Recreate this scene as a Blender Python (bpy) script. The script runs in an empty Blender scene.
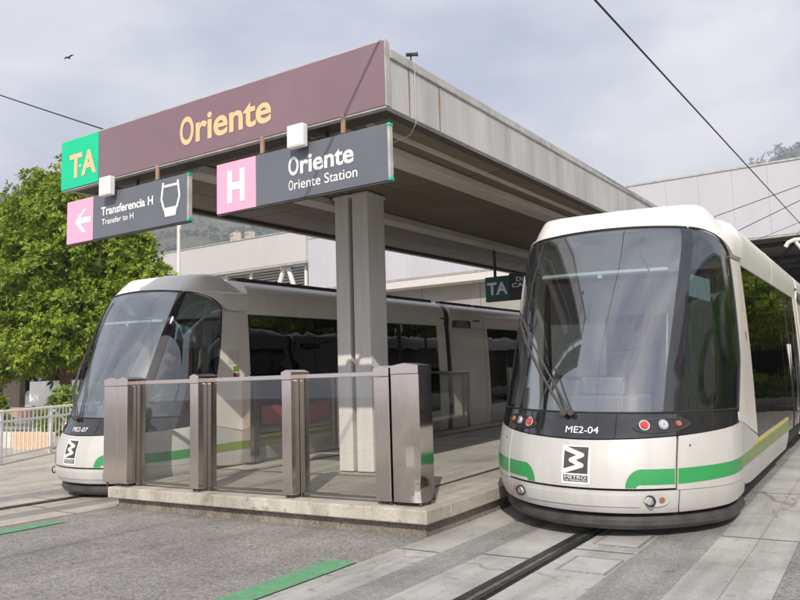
import bpy, math, random
import numpy as np
from mathutils import Vector, Matrix
random.seed(7)
SC = bpy.context.scene
COL = SC.collection

# ------------------------------------------------------------------ camera
def unit(v):
    v = np.array(v, float); return v/np.linalg.norm(v)
FPX = 752.0
_dy = unit((480, 71, FPX)); _dx = -unit((-1195, 119, FPX))
_ey = unit(_dy-_dx*np.dot(_dy, _dx)); _ez = np.cross(_dx, _ey)
ROT = np.stack([_dx, _ey, _ez])                 # world <- camera (x right, y down, z forward)
cd = bpy.data.cameras.new('camera'); cam = bpy.data.objects.new('camera', cd); COL.objects.link(cam)
cd.sensor_width = 36.0; cd.lens = 36.0*FPX/800.0; cd.clip_start = .05; cd.clip_end = 20000
m = Matrix.Identity(4)
for i in range(3):
    m[i][0] = ROT[i][0]; m[i][1] = -ROT[i][1]; m[i][2] = -ROT[i][2]
m[0][3], m[1][3], m[2][3] = 0, 0, 1.28
cam.matrix_world = m
SC.camera = cam

# ------------------------------------------------------------------ sky, sun, exposure
SUN_EL = math.radians(34); SUN_DX, SUN_DY = -.46, .89      # horizontal travel of the light
w = bpy.data.worlds.new('World'); SC.world = w; w.use_nodes = True
nt = w.node_tree; nt.nodes.clear()
out = nt.nodes.new('ShaderNodeOutputWorld'); bg = nt.nodes.new('ShaderNodeBackground')
sky = nt.nodes.new('ShaderNodeTexSky'); sky.sky_type = 'NISHITA'; sky.sun_disc = False
sky.sun_elevation = SUN_EL; sky.sun_rotation = math.atan2(-SUN_DX, -SUN_DY)
sky.air_density = 1.0; sky.dust_density = 2.0
tc = nt.nodes.new('ShaderNodeTexCoord')
mp = nt.nodes.new('ShaderNodeMapping'); mp.inputs['Scale'].default_value = (1.0, 1.0, 2.2)
n1 = nt.nodes.new('ShaderNodeTexNoise'); n1.inputs['Scale'].default_value = 2.1; n1.inputs['Detail'].default_value = 6; n1.inputs['Roughness'].default_value = .55
n2 = nt.nodes.new('ShaderNodeTexNoise'); n2.inputs['Scale'].default_value = 3.4; n2.inputs['Detail'].default_value = 8
cr = nt.nodes.new('ShaderNodeValToRGB'); cr.color_ramp.elements[0].position = .40; cr.color_ramp.elements[0].color = (.72, .72, .72, 1); cr.color_ramp.elements[1].position = .62
cc = nt.nodes.new('ShaderNodeValToRGB'); cc.color_ramp.elements[0].position = .40; cc.color_ramp.elements[0].color = (4.9, 5.1, 6.15, 1)
cc.color_ramp.elements[1].position = .64; cc.color_ramp.elements[1].color = (7.6, 7.5, 7.8, 1)
mx = nt.nodes.new('ShaderNodeMixRGB')
L = nt.links.new
L(tc.outputs['Generated'], mp.inputs['Vector']); L(mp.outputs[0], n1.inputs['Vector']); L(mp.outputs[0], n2.inputs['Vector'])
L(n1.outputs['Fac'], cr.inputs['Fac']); L(n2.outputs['Fac'], cc.inputs['Fac'])
L(cr.outputs['Color'], mx.inputs['Fac']); L(sky.outputs[0], mx.inputs[1]); L(cc.outputs['Color'], mx.inputs[2])
L(mx.outputs[0], bg.inputs['Color']); bg.inputs['Strength'].default_value = .113
L(bg.outputs[0], out.inputs['Surface'])
sl = bpy.data.lights.new('sun', 'SUN'); sl.energy = 3.0; sl.angle = math.radians(.55); sl.color = (1, .93, .83)
so = bpy.data.objects.new('sun', sl); COL.objects.link(so)
d = Vector((SUN_DX, SUN_DY, 0)).normalized()*math.cos(SUN_EL)+Vector((0, 0, -math.sin(SUN_EL)))
so.rotation_euler = d.to_track_quat('-Z', 'Y').to_euler(); so.location = (6, -12, 20)
vs = SC.view_settings; vs.view_transform = 'Standard'; vs.look = 'None'; vs.gamma = 1; vs.use_curve_mapping = False
vs.exposure = 0.34
SC.cycles.max_bounces = 8; SC.cycles.transparent_max_bounces = 16; SC.cycles.glossy_bounces = 4

# ------------------------------------------------------------------ helpers
def tag(o, label=None, cat=None, group=None, kind=None):
    if label: o['label'] = label
    if cat: o['category'] = cat
    if group: o['group'] = group
    if kind: o['kind'] = kind
    return o
def empty(name, loc=(0, 0, 0), rot=(0, 0, 0), label=None, cat=None, group=None):
    o = bpy.data.objects.new(name, None); COL.objects.link(o); o.location = loc; o.rotation_euler = rot
    o.empty_display_size = .1
    return tag(o, label, cat, group)
def copy_tree(o, parent=None):
    c = o.copy(); COL.objects.link(c)
    if parent: c.parent = parent
    for ch in list(o.children): copy_tree(ch, c)
    return c
class MB:
    def __init__(s): s.v = []; s.f = []
    def add(s, vs, fs):
        b = len(s.v); s.v += [tuple(map(float, p)) for p in vs]; s.f += [tuple(b+i for i in f) for f in fs]; return s
    def box(s, x0, x1, y0, y1, z0, z1):
        return s.add([(x0, y0, z0), (x1, y0, z0), (x1, y1, z0), (x0, y1, z0), (x0, y0, z1), (x1, y0, z1), (x1, y1, z1), (x0, y1, z1)],
                     [(3, 2, 1, 0), (4, 5, 6, 7), (0, 1, 5, 4), (1, 2, 6, 5), (2, 3, 7, 6), (3, 0, 4, 7)])
    def hexa(s, b, t):
        return s.add(list(b)+list(t), [(3, 2, 1, 0), (4, 5, 6, 7), (0, 1, 5, 4), (1, 2, 6, 5), (2, 3, 7, 6), (3, 0, 4, 7)])
    def prism(s, pts, y0, y1):                        # polygon in (x,z) between two y
        n = len(pts)
        return s.add([(x, y0, z) for x, z in pts]+[(x, y1, z) for x, z in pts],
                     [tuple(range(n)), tuple(range(2*n-1, n-1, -1))]+[((i+1) % n, i, n+i, n+(i+1) % n) for i in range(n)])
    def tube(s, path, r, n=8, cap=True):
        P = [Vector(p) for p in path]; rs = r if isinstance(r, (list, tuple)) else [r]*len(P)
        rings = []; ref = None
        for i, p in enumerate(P):
            t = (P[min(i+1, len(P)-1)]-P[max(i-1, 0)]).normalized()
            if ref is None:
                ref = Vector((0, 0, 1)) if abs(t.z) < .9 else Vector((1, 0, 0))
            a = (ref-t*ref.dot(t)).normalized(); b = t.cross(a); ref = a
            rings.append([p+(a*math.cos(2*math.pi*k/n)+b*math.sin(2*math.pi*k/n))*rs[i] for k in range(n)])
        fs = []
        for i in range(len(P)-1):
            for k in range(n): fs.append((i*n+k, i*n+(k+1) % n, (i+1)*n+(k+1) % n, (i+1)*n+k))
        if cap: fs += [tuple(range(n-1, -1, -1)), tuple(range((len(P)-1)*n, len(P)*n))]
        return s.add([q for R_ in rings for q in R_], fs)
    def disc(s, c, nrm, r, depth=.0, n=20, r2=None):  # short cylinder / cone along nrm
        nrm = Vector(nrm).normalized(); c = Vector(c)
        return s.tube([c, c+nrm*max(depth, .001)], [r, r2 if r2 is not None else r], n)
    def ball(s, c, rx, ry, rz, nu=12, nv=8):
        vs = [(c[0], c[1], c[2]-rz)]; fs = []
        for j in range(1, nv):
            a = -math.pi/2+math.pi*j/nv
            for i in range(nu):
                t = 2*math.pi*i/nu
                vs.append((c[0]+rx*math.cos(a)*math.cos(t), c[1]+ry*math.cos(a)*math.sin(t), c[2]+rz*math.sin(a)))
        vs.append((c[0], c[1], c[2]+rz)); e = len(vs)-1
        for i in range(nu):
            fs.append((0, 1+(i+1) % nu, 1+i)); fs.append((e, e-nu+i, e-nu+(i+1) % nu))
            for j in range(nv-2):
                a = 1+j*nu
                fs.append((a+i, a+(i+1) % nu, a+nu+(i+1) % nu, a+nu+i))
        return s.add(vs, fs)
    def build(s, name, mat, parent=None, bevel=0, smooth=False, fn=None, ang=35):
        me = bpy.data.meshes.new(name)
        v = [fn(p) for p in s.v] if fn else s.v
        me.from_pydata(v, [], s.f); me.validate(); me.update()
        me.materials.append(mat)
        o = bpy.data.objects.new(name, me); COL.objects.link(o)
        if parent: o.parent = parent
        if bevel:
            bm_ = o.modifiers.new('bevel', 'BEVEL'); bm_.width = bevel; bm_.segments = 2; bm_.limit_method = 'ANGLE'
        if smooth:
            for p in me.polygons: p.use_smooth = True
            try: me.set_sharp_from_angle(angle=math.radians(ang))
            except Exception: pass
        return o

# ------------------------------------------------------------------ materials
def mat(name, col, rough=.6, metal=0., noise=0., nscale=8., bump=0., bscale=60., spec=.5, col2=None, streak=False, coat=0.):
    M = bpy.data.materials.new(name); M.use_nodes = True; t = M.node_tree; b = t.nodes['Principled BSDF']
    b.inputs['Roughness'].default_value = rough; b.inputs['Metallic'].default_value = metal
    b.inputs['Specular IOR Level'].default_value = spec
    if coat: b.inputs['Coat Weight'].default_value = coat; b.inputs['Coat Roughness'].default_value = .04
    b.inputs['Base Color'].default_value = (*col, 1)
    if noise or col2 or bump:
        c = t.nodes.new('ShaderNodeTexCoord')
    if noise or col2:
        n = t.nodes.new('ShaderNodeTexNoise'); n.inputs['Scale'].default_value = nscale; n.inputs['Detail'].default_value = 8; n.inputs['Roughness'].default_value = .62
        src = c.outputs['Object']
        if streak:
            mm = t.nodes.new('ShaderNodeMapping'); mm.inputs['Scale'].default_value = streak; t.links.new(src, mm.inputs[0]); src = mm.outputs[0]
        t.links.new(src, n.inputs['Vector'])
        r = t.nodes.new('ShaderNodeValToRGB'); r.color_ramp.elements[0].position = .32; r.color_ramp.elements[1].position = .68
        a = col2 if col2 else tuple(x*(1-noise) for x in col); bb = col if col2 else tuple(min(1, x*(1+noise)) for x in col)
        r.color_ramp.elements[0].color = (*a, 1); r.color_ramp.elements[1].color = (*bb, 1)
        t.links.new(n.outputs['Fac'], r.inputs['Fac']); t.links.new(r.outputs[0], b.inputs['Base Color'])
        rr = t.nodes.new('ShaderNodeMapRange'); rr.inputs['To Min'].default_value = max(0, rough-.08); rr.inputs['To Max'].default_value = min(1, rough+.08)
        t.links.new(n.outputs['Fac'], rr.inputs['Value']); t.links.new(rr.outputs[0], b.inputs['Roughness'])
    if bump:
        n = t.nodes.new('ShaderNodeTexNoise'); n.inputs['Scale'].default_value = bscale; n.inputs['Detail'].default_value = 4
        t.links.new(c.outputs['Object'], n.inputs['Vector'])
        u = t.nodes.new('ShaderNodeBump'); u.inputs['Strength'].default_value = bump; u.inputs['Distance'].default_value = .01
        t.links.new(n.outputs['Fac'], u.inputs['Height']); t.links.new(u.outputs[0], b.inputs['Normal'])
    return M
def glass(name, tint, refl=.04, rough=.0, boost=1.0, rcol=(1, 1, 1), wave=0.):
    M = bpy.data.materials.new(name); M.use_nodes = True; t = M.node_tree; t.nodes.clear()
    o = t.nodes.new('ShaderNodeOutputMaterial'); mixn = t.nodes.new('ShaderNodeMixShader')
    tr = t.nodes.new('ShaderNodeBsdfTransparent'); tr.inputs[0].default_value = (*tint, 1)
    gl = t.nodes.new('ShaderNodeBsdfGlossy'); gl.inputs['Roughness'].default_value = rough; gl.inputs[0].default_value = (*rcol, 1)
    fr = t.nodes.new('ShaderNodeFresnel'); fr.inputs['IOR'].default_value = 1.5
    ma = t.nodes.new('ShaderNodeMath'); ma.operation = 'MULTIPLY_ADD'; ma.inputs[1].default_value = boost; ma.inputs[2].default_value = refl; ma.use_clamp = True
    ge = t.nodes.new('ShaderNodeNewGeometry'); mr = t.nodes.new('ShaderNodeMapRange'); mr.inputs['To Min'].default_value = 1.5; mr.inputs['To Max'].default_value = 1/1.5
    t.links.new(ge.outputs['Backfacing'], mr.inputs['Value']); t.links.new(mr.outputs[0], fr.inputs['IOR'])
    if wave:
        c = t.nodes.new('ShaderNodeTexCoord'); n = t.nodes.new('ShaderNodeTexNoise'); n.inputs['Scale'].default_value = 1.6; n.inputs['Detail'].default_value = 2; t.links.new(c.outputs['Object'], n.inputs['Vector'])
        u = t.nodes.new('ShaderNodeBump'); u.inputs['Strength'].default_value = 1; u.inputs['Distance'].default_value = wave; t.links.new(n.outputs['Fac'], u.inputs['Height']); t.links.new(u.outputs[0], gl.inputs['Normal'])
    t.links.new(fr.outputs[0], ma.inputs[0]); t.links.new(ma.outputs[0], mixn.inputs[0])
    t.links.new(tr.outputs[0], mixn.inputs[1]); t.links.new(gl.outputs[0], mixn.inputs[2]); t.links.new(mixn.outputs[0], o.inputs[0])
    return M
def ground_mat(name, base, dark, gscale, patch=.0, bump=.4, rough=.85, seams=None, stain=.35, tyre=.7, crack=0.):
    """aggregate: fine voronoi stones + broad stains + fine bump"""
    M = bpy.data.materials.new(name); M.use_nodes = True; t = M.node_tree; b = t.nodes['Principled BSDF']; b.inputs['Roughness'].default_value = rough
    c = t.nodes.new('ShaderNodeTexCoord'); N = t.nodes.new; K = t.links.new
    vo = N('ShaderNodeTexVoronoi'); vo.inputs['Scale'].default_value = gscale; K(c.outputs['Object'], vo.inputs['Vector'])
    r1 = N('ShaderNodeMixRGB'); r1.inputs[1].default_value = (*dark, 1); r1.inputs[2].default_value = (*base, 1)
    sp = N('ShaderNodeSeparateColor'); K(vo.outputs['Color'], sp.inputs[0]); K(sp.outputs[0], r1.inputs['Fac'])
    n = N('ShaderNodeTexNoise'); n.inputs['Scale'].default_value = 1.3; n.inputs['Detail'].default_value = 9; n.inputs['Roughness'].default_value = .65
    K(c.outputs['Object'], n.inputs['Vector'])
    r2 = N('ShaderNodeValToRGB'); r2.color_ramp.elements[0].position = .3; r2.color_ramp.elements[1].position = .72
    r2.color_ramp.elements[0].color = (1-stain, 1-stain, 1-stain*1.03, 1); r2.color_ramp.elements[1].color = (1+.2*stain, 1+.2*stain, 1+.17*stain, 1)
    K(n.outputs['Fac'], r2.inputs['Fac'])
    mu = N('ShaderNodeMixRGB'); mu.blend_type = 'MULTIPLY'; mu.inputs['Fac'].default_value = 1
    K(r1.outputs[0], mu.inputs[1]); K(r2.outputs[0], mu.inputs[2])
    # small dark spots
    n3 = N('ShaderNodeTexNoise'); n3.inputs['Scale'].default_value = 9; n3.inputs['Detail'].default_value = 5; K(c.outputs['Object'], n3.inputs['Vector'])
    r3 = N('ShaderNodeValToRGB'); r3.color_ramp.elements[0].position = .27; r3.color_ramp.elements[0].color = (.55, .54, .52, 1); r3.color_ramp.elements[1].position = .38
    K(n3.outputs['Fac'], r3.inputs['Fac'])
    m2 = N('ShaderNodeMixRGB'); m2.blend_type = 'MULTIPLY'; m2.inputs['Fac'].default_value = .8; K(mu.outputs[0], m2.inputs[1]); K(r3.outputs[0], m2.inputs[2])
    # tyre / drip streaks along the track
    mm = N('ShaderNodeMapping'); mm.inputs['Scale'].default_value = (5, .35, 1); K(c.outputs['Object'], mm.inputs[0])
    n4 = N('ShaderNodeTexNoise'); n4.inputs['Scale'].default_value = 1.2; n4.inputs['Detail'].default_value = 6; K(mm.outputs[0], n4.inputs['Vector'])
    r4 = N('ShaderNodeValToRGB'); r4.color_ramp.elements[0].position = .35; r4.color_ramp.elements[0].color = (.72, .71, .7, 1); r4.color_ramp.elements[1].position = .55
    K(n4.outputs['Fac'], r4.inputs['Fac'])
    m3 = N('ShaderNodeMixRGB'); m3.blend_type = 'MULTIPLY'; m3.inputs['Fac'].default_value = tyre; K(m2.outputs[0], m3.inputs[1]); K(r4.outputs[0], m3.inputs[2])
    last = m3
    if crack:
        nd = N('ShaderNodeTexNoise'); nd.inputs['Scale'].default_value = 2.5; nd.inputs['Detail'].default_value = 6; K(c.outputs['Object'], nd.inputs['Vector'])
        va = N('ShaderNodeVectorMath'); va.operation = 'MULTIPLY_ADD'; va.inputs[1].default_value = (.5, .5, 0); K(nd.outputs['Color'], va.inputs[0]); K(c.outputs['Object'], va.inputs[2])
        vc = N('ShaderNodeTexVoronoi'); vc.feature = 'DISTANCE_TO_EDGE'; vc.inputs['Scale'].default_value = crack; K(va.outputs[0], vc.inputs['Vector'])
        rc = N('ShaderNodeValToRGB'); rc.color_ramp.elements[0].position = .003; rc.color_ramp.elements[0].color = (.62, .61, .60, 1); rc.color_ramp.elements[1].position = .008; K(vc.outputs['Distance'], rc.inputs['Fac'])
        nm = N('ShaderNodeTexNoise'); nm.inputs['Scale'].default_value = .45; K(c.outputs['Object'], nm.inputs['Vector'])
        rm = N('ShaderNodeValToRGB'); rm.color_ramp.elements[0].position = .46; rm.color_ramp.elements[1].position = .54; K(nm.outputs['Fac'], rm.inputs['Fac'])
        m4 = N('ShaderNodeMixRGB'); m4.blend_type = 'MULTIPLY'; K(rm.outputs[0], m4.inputs['Fac']); K(m3.outputs[0], m4.inputs[1]); K(rc.outputs[0], m4.inputs[2]); last = m4
    K(last.outputs[0], b.inputs['Base Color'])
    bu = N('ShaderNodeBump'); bu.inputs['Strength'].default_value = bump; bu.inputs['Distance'].default_value = .006
    K(vo.outputs['Distance'], bu.inputs['Height']); K(bu.outputs[0], b.inputs['Normal'])
    return M

M_ASPH = ground_mat('aggregate_asphalt', (.41, .385, .365), (.20, .19, .185), 62, bump=.8, tyre=.3)
M_CONC = ground_mat('track_concrete', (.55, .535, .51), (.45, .44, .42), 130, bump=.25, stain=.38, crack=.5)
M_CONCW = ground_mat('warm_concrete', (.58, .53, .46), (.47, .43, .37), 110, bump=.25, stain=.3)
M_AGG = ground_mat('exposed_aggregate', (.42, .41, .39), (.25, .245, .235), 90, bump=.6)
M_SLAB = ground_mat('platform_concrete', (.60, .56, .49), (.50, .46, .40), 70, bump=.3, stain=.4)
M_BASE = ground_mat('plinth_concrete', (.36, .32, .27), (.22, .19, .16), 60, bump=.6, stain=.5)
M_PLAT = ground_mat('platform_paving', (.50, .47, .42), (.41, .385, .345), 90, bump=.2, stain=.35)
M_GREEN = mat('green_road_paint', (.15, .40, .20), .75, col2=(.115, .27, .15), nscale=14, bump=.4, bscale=120)
M_GREEN.node_tree.nodes['Color Ramp'].color_ramp.elements.new(.30).color = (.22, .22, .20, 1)
M_GREEN.node_tree.nodes['Color Ramp'].color_ramp.elements[0].position = .36
M_RAIL = mat('dark_rail_steel', (.10, .095, .09), .38, .7, noise=.35, nscale=10)
M_RAILHI = mat('worn_rail_edge', (.50, .48, .46), .28, .9, noise=.3, nscale=10)
M_PLATE = mat('pale_metal_cover', (.55, .55, .57), .55, .15, col2=(.45, .42, .38), nscale=5, bump=.2)
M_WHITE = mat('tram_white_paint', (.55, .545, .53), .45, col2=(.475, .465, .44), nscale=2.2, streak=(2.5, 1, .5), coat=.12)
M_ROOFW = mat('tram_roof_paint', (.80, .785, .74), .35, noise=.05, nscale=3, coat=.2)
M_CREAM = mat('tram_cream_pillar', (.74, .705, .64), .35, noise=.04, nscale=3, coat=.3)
M_BLACKG = mat('gloss_black_band', (.02, .021, .024), .06, spec=.7, coat=.6)
M_BLACK = mat('matte_black', (.015, .015, .016), .6)
M_RUB = mat('rubber_grey', (.055, .052, .05), .55, noise=.35, nscale=6)
M_TGREEN = mat('tram_green_stripe', (.035, .30, .09), .3, coat=.3)
M_TOLIVE = mat('tram_olive_stripe', (.20, .30, .06), .3, coat=.3)
M_TYEL = mat('tram_yellow_stripe', (.72, .60, .07), .35, coat=.3)
M_WS = glass('windscreen_glass', (.86, .89, .90), .13, boost=1.0, rcol=(.97, .98, 1))
M_SG = glass('tinted_side_glass', (.62, .68, .70), .05, boost=1.1)
M_WG = glass('dark_window_glass', (.15, .165, .16), .03, boost=.8, wave=.006)
M_BG = glass('barrier_glass', (.95, .955, .94), .02, boost=.9)
M_CHROME = mat('lamp_chrome', (.75, .75, .75), .12, 1.)
M_RED = mat('red_lamp_lens', (.55, .03, .02), .12, coat=.8)
M_AMB = mat('amber_lamp_lens', (.35, .12, .06), .15, coat=.8)
M_LENS = mat('clear_lamp_lens', (.75, .77, .78), .06, .6, coat=1)
M_DASH = mat('dashboard_grey', (.19, .19, .19), .5, noise=.15)
M_INT = mat('cab_interior_grey', (.38, .37, .36), .6)
M_SEAT = mat('turquoise_seat_fabric', (.04, .28, .24), .8, noise=.2)
M_SEATD = mat('dark_seat_fabric', (.035, .035, .045), .8, noise=.2)
M_BLIND = mat('sunblind_pale', (.62, .72, .70), .6)
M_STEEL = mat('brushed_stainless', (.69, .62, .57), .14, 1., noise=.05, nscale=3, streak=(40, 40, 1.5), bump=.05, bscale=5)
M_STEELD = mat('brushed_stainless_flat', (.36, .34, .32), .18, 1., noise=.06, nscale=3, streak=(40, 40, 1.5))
M_GALV = mat('painted_grey_steel', (.66, .64, .61), .5, .0, col2=(.58, .555, .52), nscale=3, streak=(6, 6, .5))
M_PLUM = mat('plum_sign_panel', (.215, .137, .163), .45, noise=.06, nscale=1.5, streak=(1, 1, .6))
M_SGREEN = mat('green_sign_panel', (.0, .56, .28), .45, noise=.03)
M_SPINK = mat('pink_sign_panel', (.88, .40, .56), .45, noise=.02)
M_SGREY = mat('slate_sign_panel', (.13, .14, .165), .40, noise=.06, nscale=2)
M_GOLD = mat('gold_lettering', (.84, .53, .28), .5)
M_WLET = mat('white_lettering', (.88, .88, .86), .5)
M_DGREEN = mat('dark_green_sign', (.012, .10, .075), .45)
M_FASCIA = mat('weathered_white_fascia', (.55, .55, .55), .6, col2=(.36, .355, .34), nscale=1.6, streak=(1, 1.4, .22), bump=.12, bscale=20)
M_COPE = mat('grey_coping', (.44, .43, .41), .7, noise=.25, nscale=5)
M_SOFF = mat('brown_soffit_panel', (.21, .165, .115), .62, col2=(.165, .127, .088), nscale=2, bump=.1, bscale=12)
M_SOFFD = mat('dark_soffit_frame', (.075, .062, .05), .7, noise=.3)
M_BEAM = mat('pale_soffit_gutter', (.68, .64, .58), .5, col2=(.52, .47, .40), nscale=2, streak=(2, .4, 2))
M_RUST = mat('rust_streak', (.27, .13, .06), .85, col2=(.36, .29, .22), nscale=9, streak=(6, 6, .8))
M_BUILD = mat('station_white_cladding', (.50, .495, .53), .55, noise=.05, nscale=.6, streak=(1, 1, .25))
M_BUILDW = mat('station_side_cladding', (.52, .50, .485), .6, noise=.05, nscale=.5, streak=(1, 1, .3))
M_WALL = mat('station_grey_wall', (.33, .315, .29), .7, noise=.12, nscale=.8)
M_TRUSSW = mat('white_truss_tube', (.75, .73, .70), .4)
M_DARKI = mat('dark_steelwork', (.06, .055, .05), .7, noise=.3)
M_WHITEB = mat('white_box_housing', (.84, .84, .80), .4)
M_POLE = mat('white_pole', (.72, .70, .66), .45, noise=.06)
M_FENCE = mat('white_fence_paint', (.82, .82, .80), .45, noise=.06)
M_BRICK = mat('terracotta_wall', (.42, .23, .16), .8, noise=.2, nscale=3)
M_HOUSE = mat('pale_house_wall', (.60, .52, .42), .8, noise=.2, nscale=1)
M_BARK = mat('tree_bark', (.13, .085, .055), .9, noise=.4, nscale=7, bump=.8, bscale=22)
M_WIRE = mat('black_wire', (.012, .012, .014), .6)
M_SKIN = mat('skin', (.42, .24, .17), .55)
M_CLOTH = mat('dark_uniform', (.022, .024, .035), .8)
M_HAIR = mat('black_hair', (.012, .01, .009), .6)
M_ORANGE = mat('orange_block', (.62, .40, .24), .7, noise=.12)
M_YELB = mat('yellow_block', (.66, .56, .22), .7, noise=.12)
M_PALE = mat('pale_planter', (.66, .60, .52), .8, noise=.15)

def leaf_mat(name, a, b_, tr=.35):
    M = bpy.data.materials.new(name); M.use_nodes = True; t = M.node_tree; b = t.nodes['Principled BSDF']; N = t.nodes.new; K = t.links.new
    b.inputs['Roughness'].default_value = .5
    g = N('ShaderNodeNewGeometry'); r = N('ShaderNodeValToRGB'); r.color_ramp.elements[0].color = (*a, 1); r.color_ramp.elements[1].color = (*b_, 1)
    K(g.outputs['Random Per Island'], r.inputs['Fac']); K(r.outputs[0], b.inputs['Base Color'])
    tl = N('ShaderNodeBsdfTranslucent'); K(r.outputs[0], tl.inputs[0]); ms = N('ShaderNodeMixShader'); ms.inputs[0].default_value = tr
    o = t.nodes['Material Output']; K(b.outputs[0], ms.inputs[1]); K(tl.outputs[0], ms.inputs[2]); K(ms.outputs[0], o.inputs[0])
    return M
M_LEAF = leaf_mat('tree_leaves', (.06, .14, .012), (.38, .46, .032), .40)
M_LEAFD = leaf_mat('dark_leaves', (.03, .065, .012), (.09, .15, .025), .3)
M_HEDGE = leaf_mat('hedge_leaves', (.10, .20, .03), (.30, .36, .06), .35)
M_HILLT = leaf_mat('hill_foliage', (.035, .06, .025), (.075, .10, .04), .1)

# ------------------------------------------------------------------ ground
def gz(y): return .017*max(0., min(y, 60)-6.3)
def sheet(name, x0, x1, y0, y1, z, m, kind='structure', poly=None, step=1.0):
    mb = MB()
    n = max(1, int((y1-y0)/step)) if y1-y0 < 100 else 1
    ys = sorted(set([y0+(y1-y0)*i/n for i in range(n+1)]+([6.3] if y0 < 6.3 < y1 else [])))
    for a, b in zip(ys[:-1], ys[1:]):
        mb.add([(x0, a, z+gz(a)), (x1, a, z+gz(a)), (x1, b, z+gz(b)), (x0, b, z+gz(b))], [(0, 1, 2, 3)])
    o = mb.build(name, m); o['kind'] = kind
    return o
g = MB()
ysr = [-60, 0, 6.3, 20, 40, 60, 200, 2200]
for a, b in zip(ysr[:-1], ysr[1:]):
    g.add([(-2200, a, gz(a)), (2200, a, gz(a)), (2200, b, gz(b)), (-2200, b, gz(b))], [(0, 1, 2, 3)])
go = g.build('ground', M_ASPH); go['kind'] = 'structure'
def track(xc, sgn, mats):
    """strips of one track, xc the guide rail, sgn +1 for the right-hand track"""
    def st(nm, a, b, m, z=.004):
        lo, hi = sorted((xc+sgn*a, xc+sgn*b)); sheet(nm, lo, hi, -12, 40, z, m)
    cw, ag = mats
    st('track_kerb_strip', -1.15, -.78, cw)
    st('track_side_strip', -.78, -.46, ag)
    st('track_bed', -.46, -.085, cw)
    st('track_bed', .085, .545, cw)
    st('track_side_strip', .545, .98, ag)
    st('track_kerb_strip', .98, 1.26, cw)
    st('track_kerb_strip', 1.265, 1.53, cw, .005)
    # grooved guide rail
    r = MB()
    for (a, b, z0, z1) in ((-.082, -.025, -.03, .012), (.03, .055, -.03, .014)):
        r.box(xc+a, xc+b, -12, 6.3, z0, z1); 
        r.hexa([(xc+a, 6.3, z0), (xc+b, 6.3, z0), (xc+b, 40, z0+gz(40)), (xc+a, 40, z0+gz(40))], [(xc+a, 6.3, z1), (xc+b, 6.3, z1), (xc+b, 40, z1+gz(40)), (xc+a, 40, z1+gz(40))])
    o = r.build('guide_rail', M_RAIL); o['kind'] = 'structure'
    r = MB().box(xc-.022, xc+.012, -12, 6.3, -.03, .010); 
    o = r.build('rail_head', M_RAILHI); o['kind'] = 'structure'
    sheet('rail_groove', xc-.085, xc+.085, -12, 40, .003, M_BLACK)
track(-2.16, 1, (M_CONC, M_AGG))
track(-8.575, -1, (M_CONCW, M_AGG))
for xc, sg_ in ((-2.16, 1), (-8.575, -1)):
    for a_, b_, ys_ in ((.98, 1.53, (2.3, 4.4, 6.55, 8.8, 11, 13.2)), (.09, .54, (3.4, 5.65, 7.9)), (-.46, -.09, (2.9, 5.2, 7.5)), (-1.15, -.78, (3.3, 5.1, 7.6))):
        lo, hi = sorted((xc+sg_*a_, xc+sg_*b_))
        for y_ in ys_: sheet('slab_joint', lo, hi, y_, y_+.012, .0085, M_RAIL)
# painted green lines, worn ends
def gline(x0, x1, yend, slant):
    g = MB(); a = -10; n = 40
    ys = [a+(yend-a)*i/n for i in range(n+1)]
    L_, R_ = [], []
    for y in ys:
        L_.append((x0+random.uniform(-.006, .006), y, .008)); R_.append((x1+random.uniform(-.004, .004), y+slant*(1 if y == yend else 0), .008))
    for i in range(n): g.add([L_[i], R_[i], R_[i+1], L_[i+1]], [(0, 1, 2, 3)])
    o = g.build('green_line', M_GREEN); o['kind'] = 'structure'
gline(-3.56, -3.325, 4.58, .33); gline(-7.24, -7.02, 4.72, .0)
sheet('far_pavement', -60, -9.95, 2.0, 60, .006, M_CONCW)
# metal covers beside the right rail
for i, (x0, x1, y0, y1, lb) in enumerate(((-1.955, -1.645, 5.0, 5.41, 'pale square metal cover set beside the right track rail, the nearer one to the viewer'),
                                          (-1.985, -1.665, 5.87, 6.38, 'pale square metal cover right under the nose of the right tram'))):
    o = MB().box(x0, x1, y0, y1, -.01, .010).build('metal_cover', M_PLATE, bevel=.003)
    fr = MB()
    for a, b, c, d_ in ((x0-.018, x1+.018, y0-.018, y0-.002), (x0-.018, x1+.018, y1+.002, y1+.018), (x0-.018, x0-.002, y0-.002, y1+.002), (x1+.002, x1+.018, y0-.002, y1+.002)):
        fr.box(a, b, c, d_, -.01, .012)
    fr.build('cover_frame', M_AGG, o)
    tag(o, lb, 'cover', 'metal covers in the track bed')

# ------------------------------------------------------------------ platform
PX0, PX1, PY0, PY1 = -7.43, -3.275, 5.50, 24.0
def fz(p): return (p[0], p[1], p[2]+gz(p[1]))
pl = MB()
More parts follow.
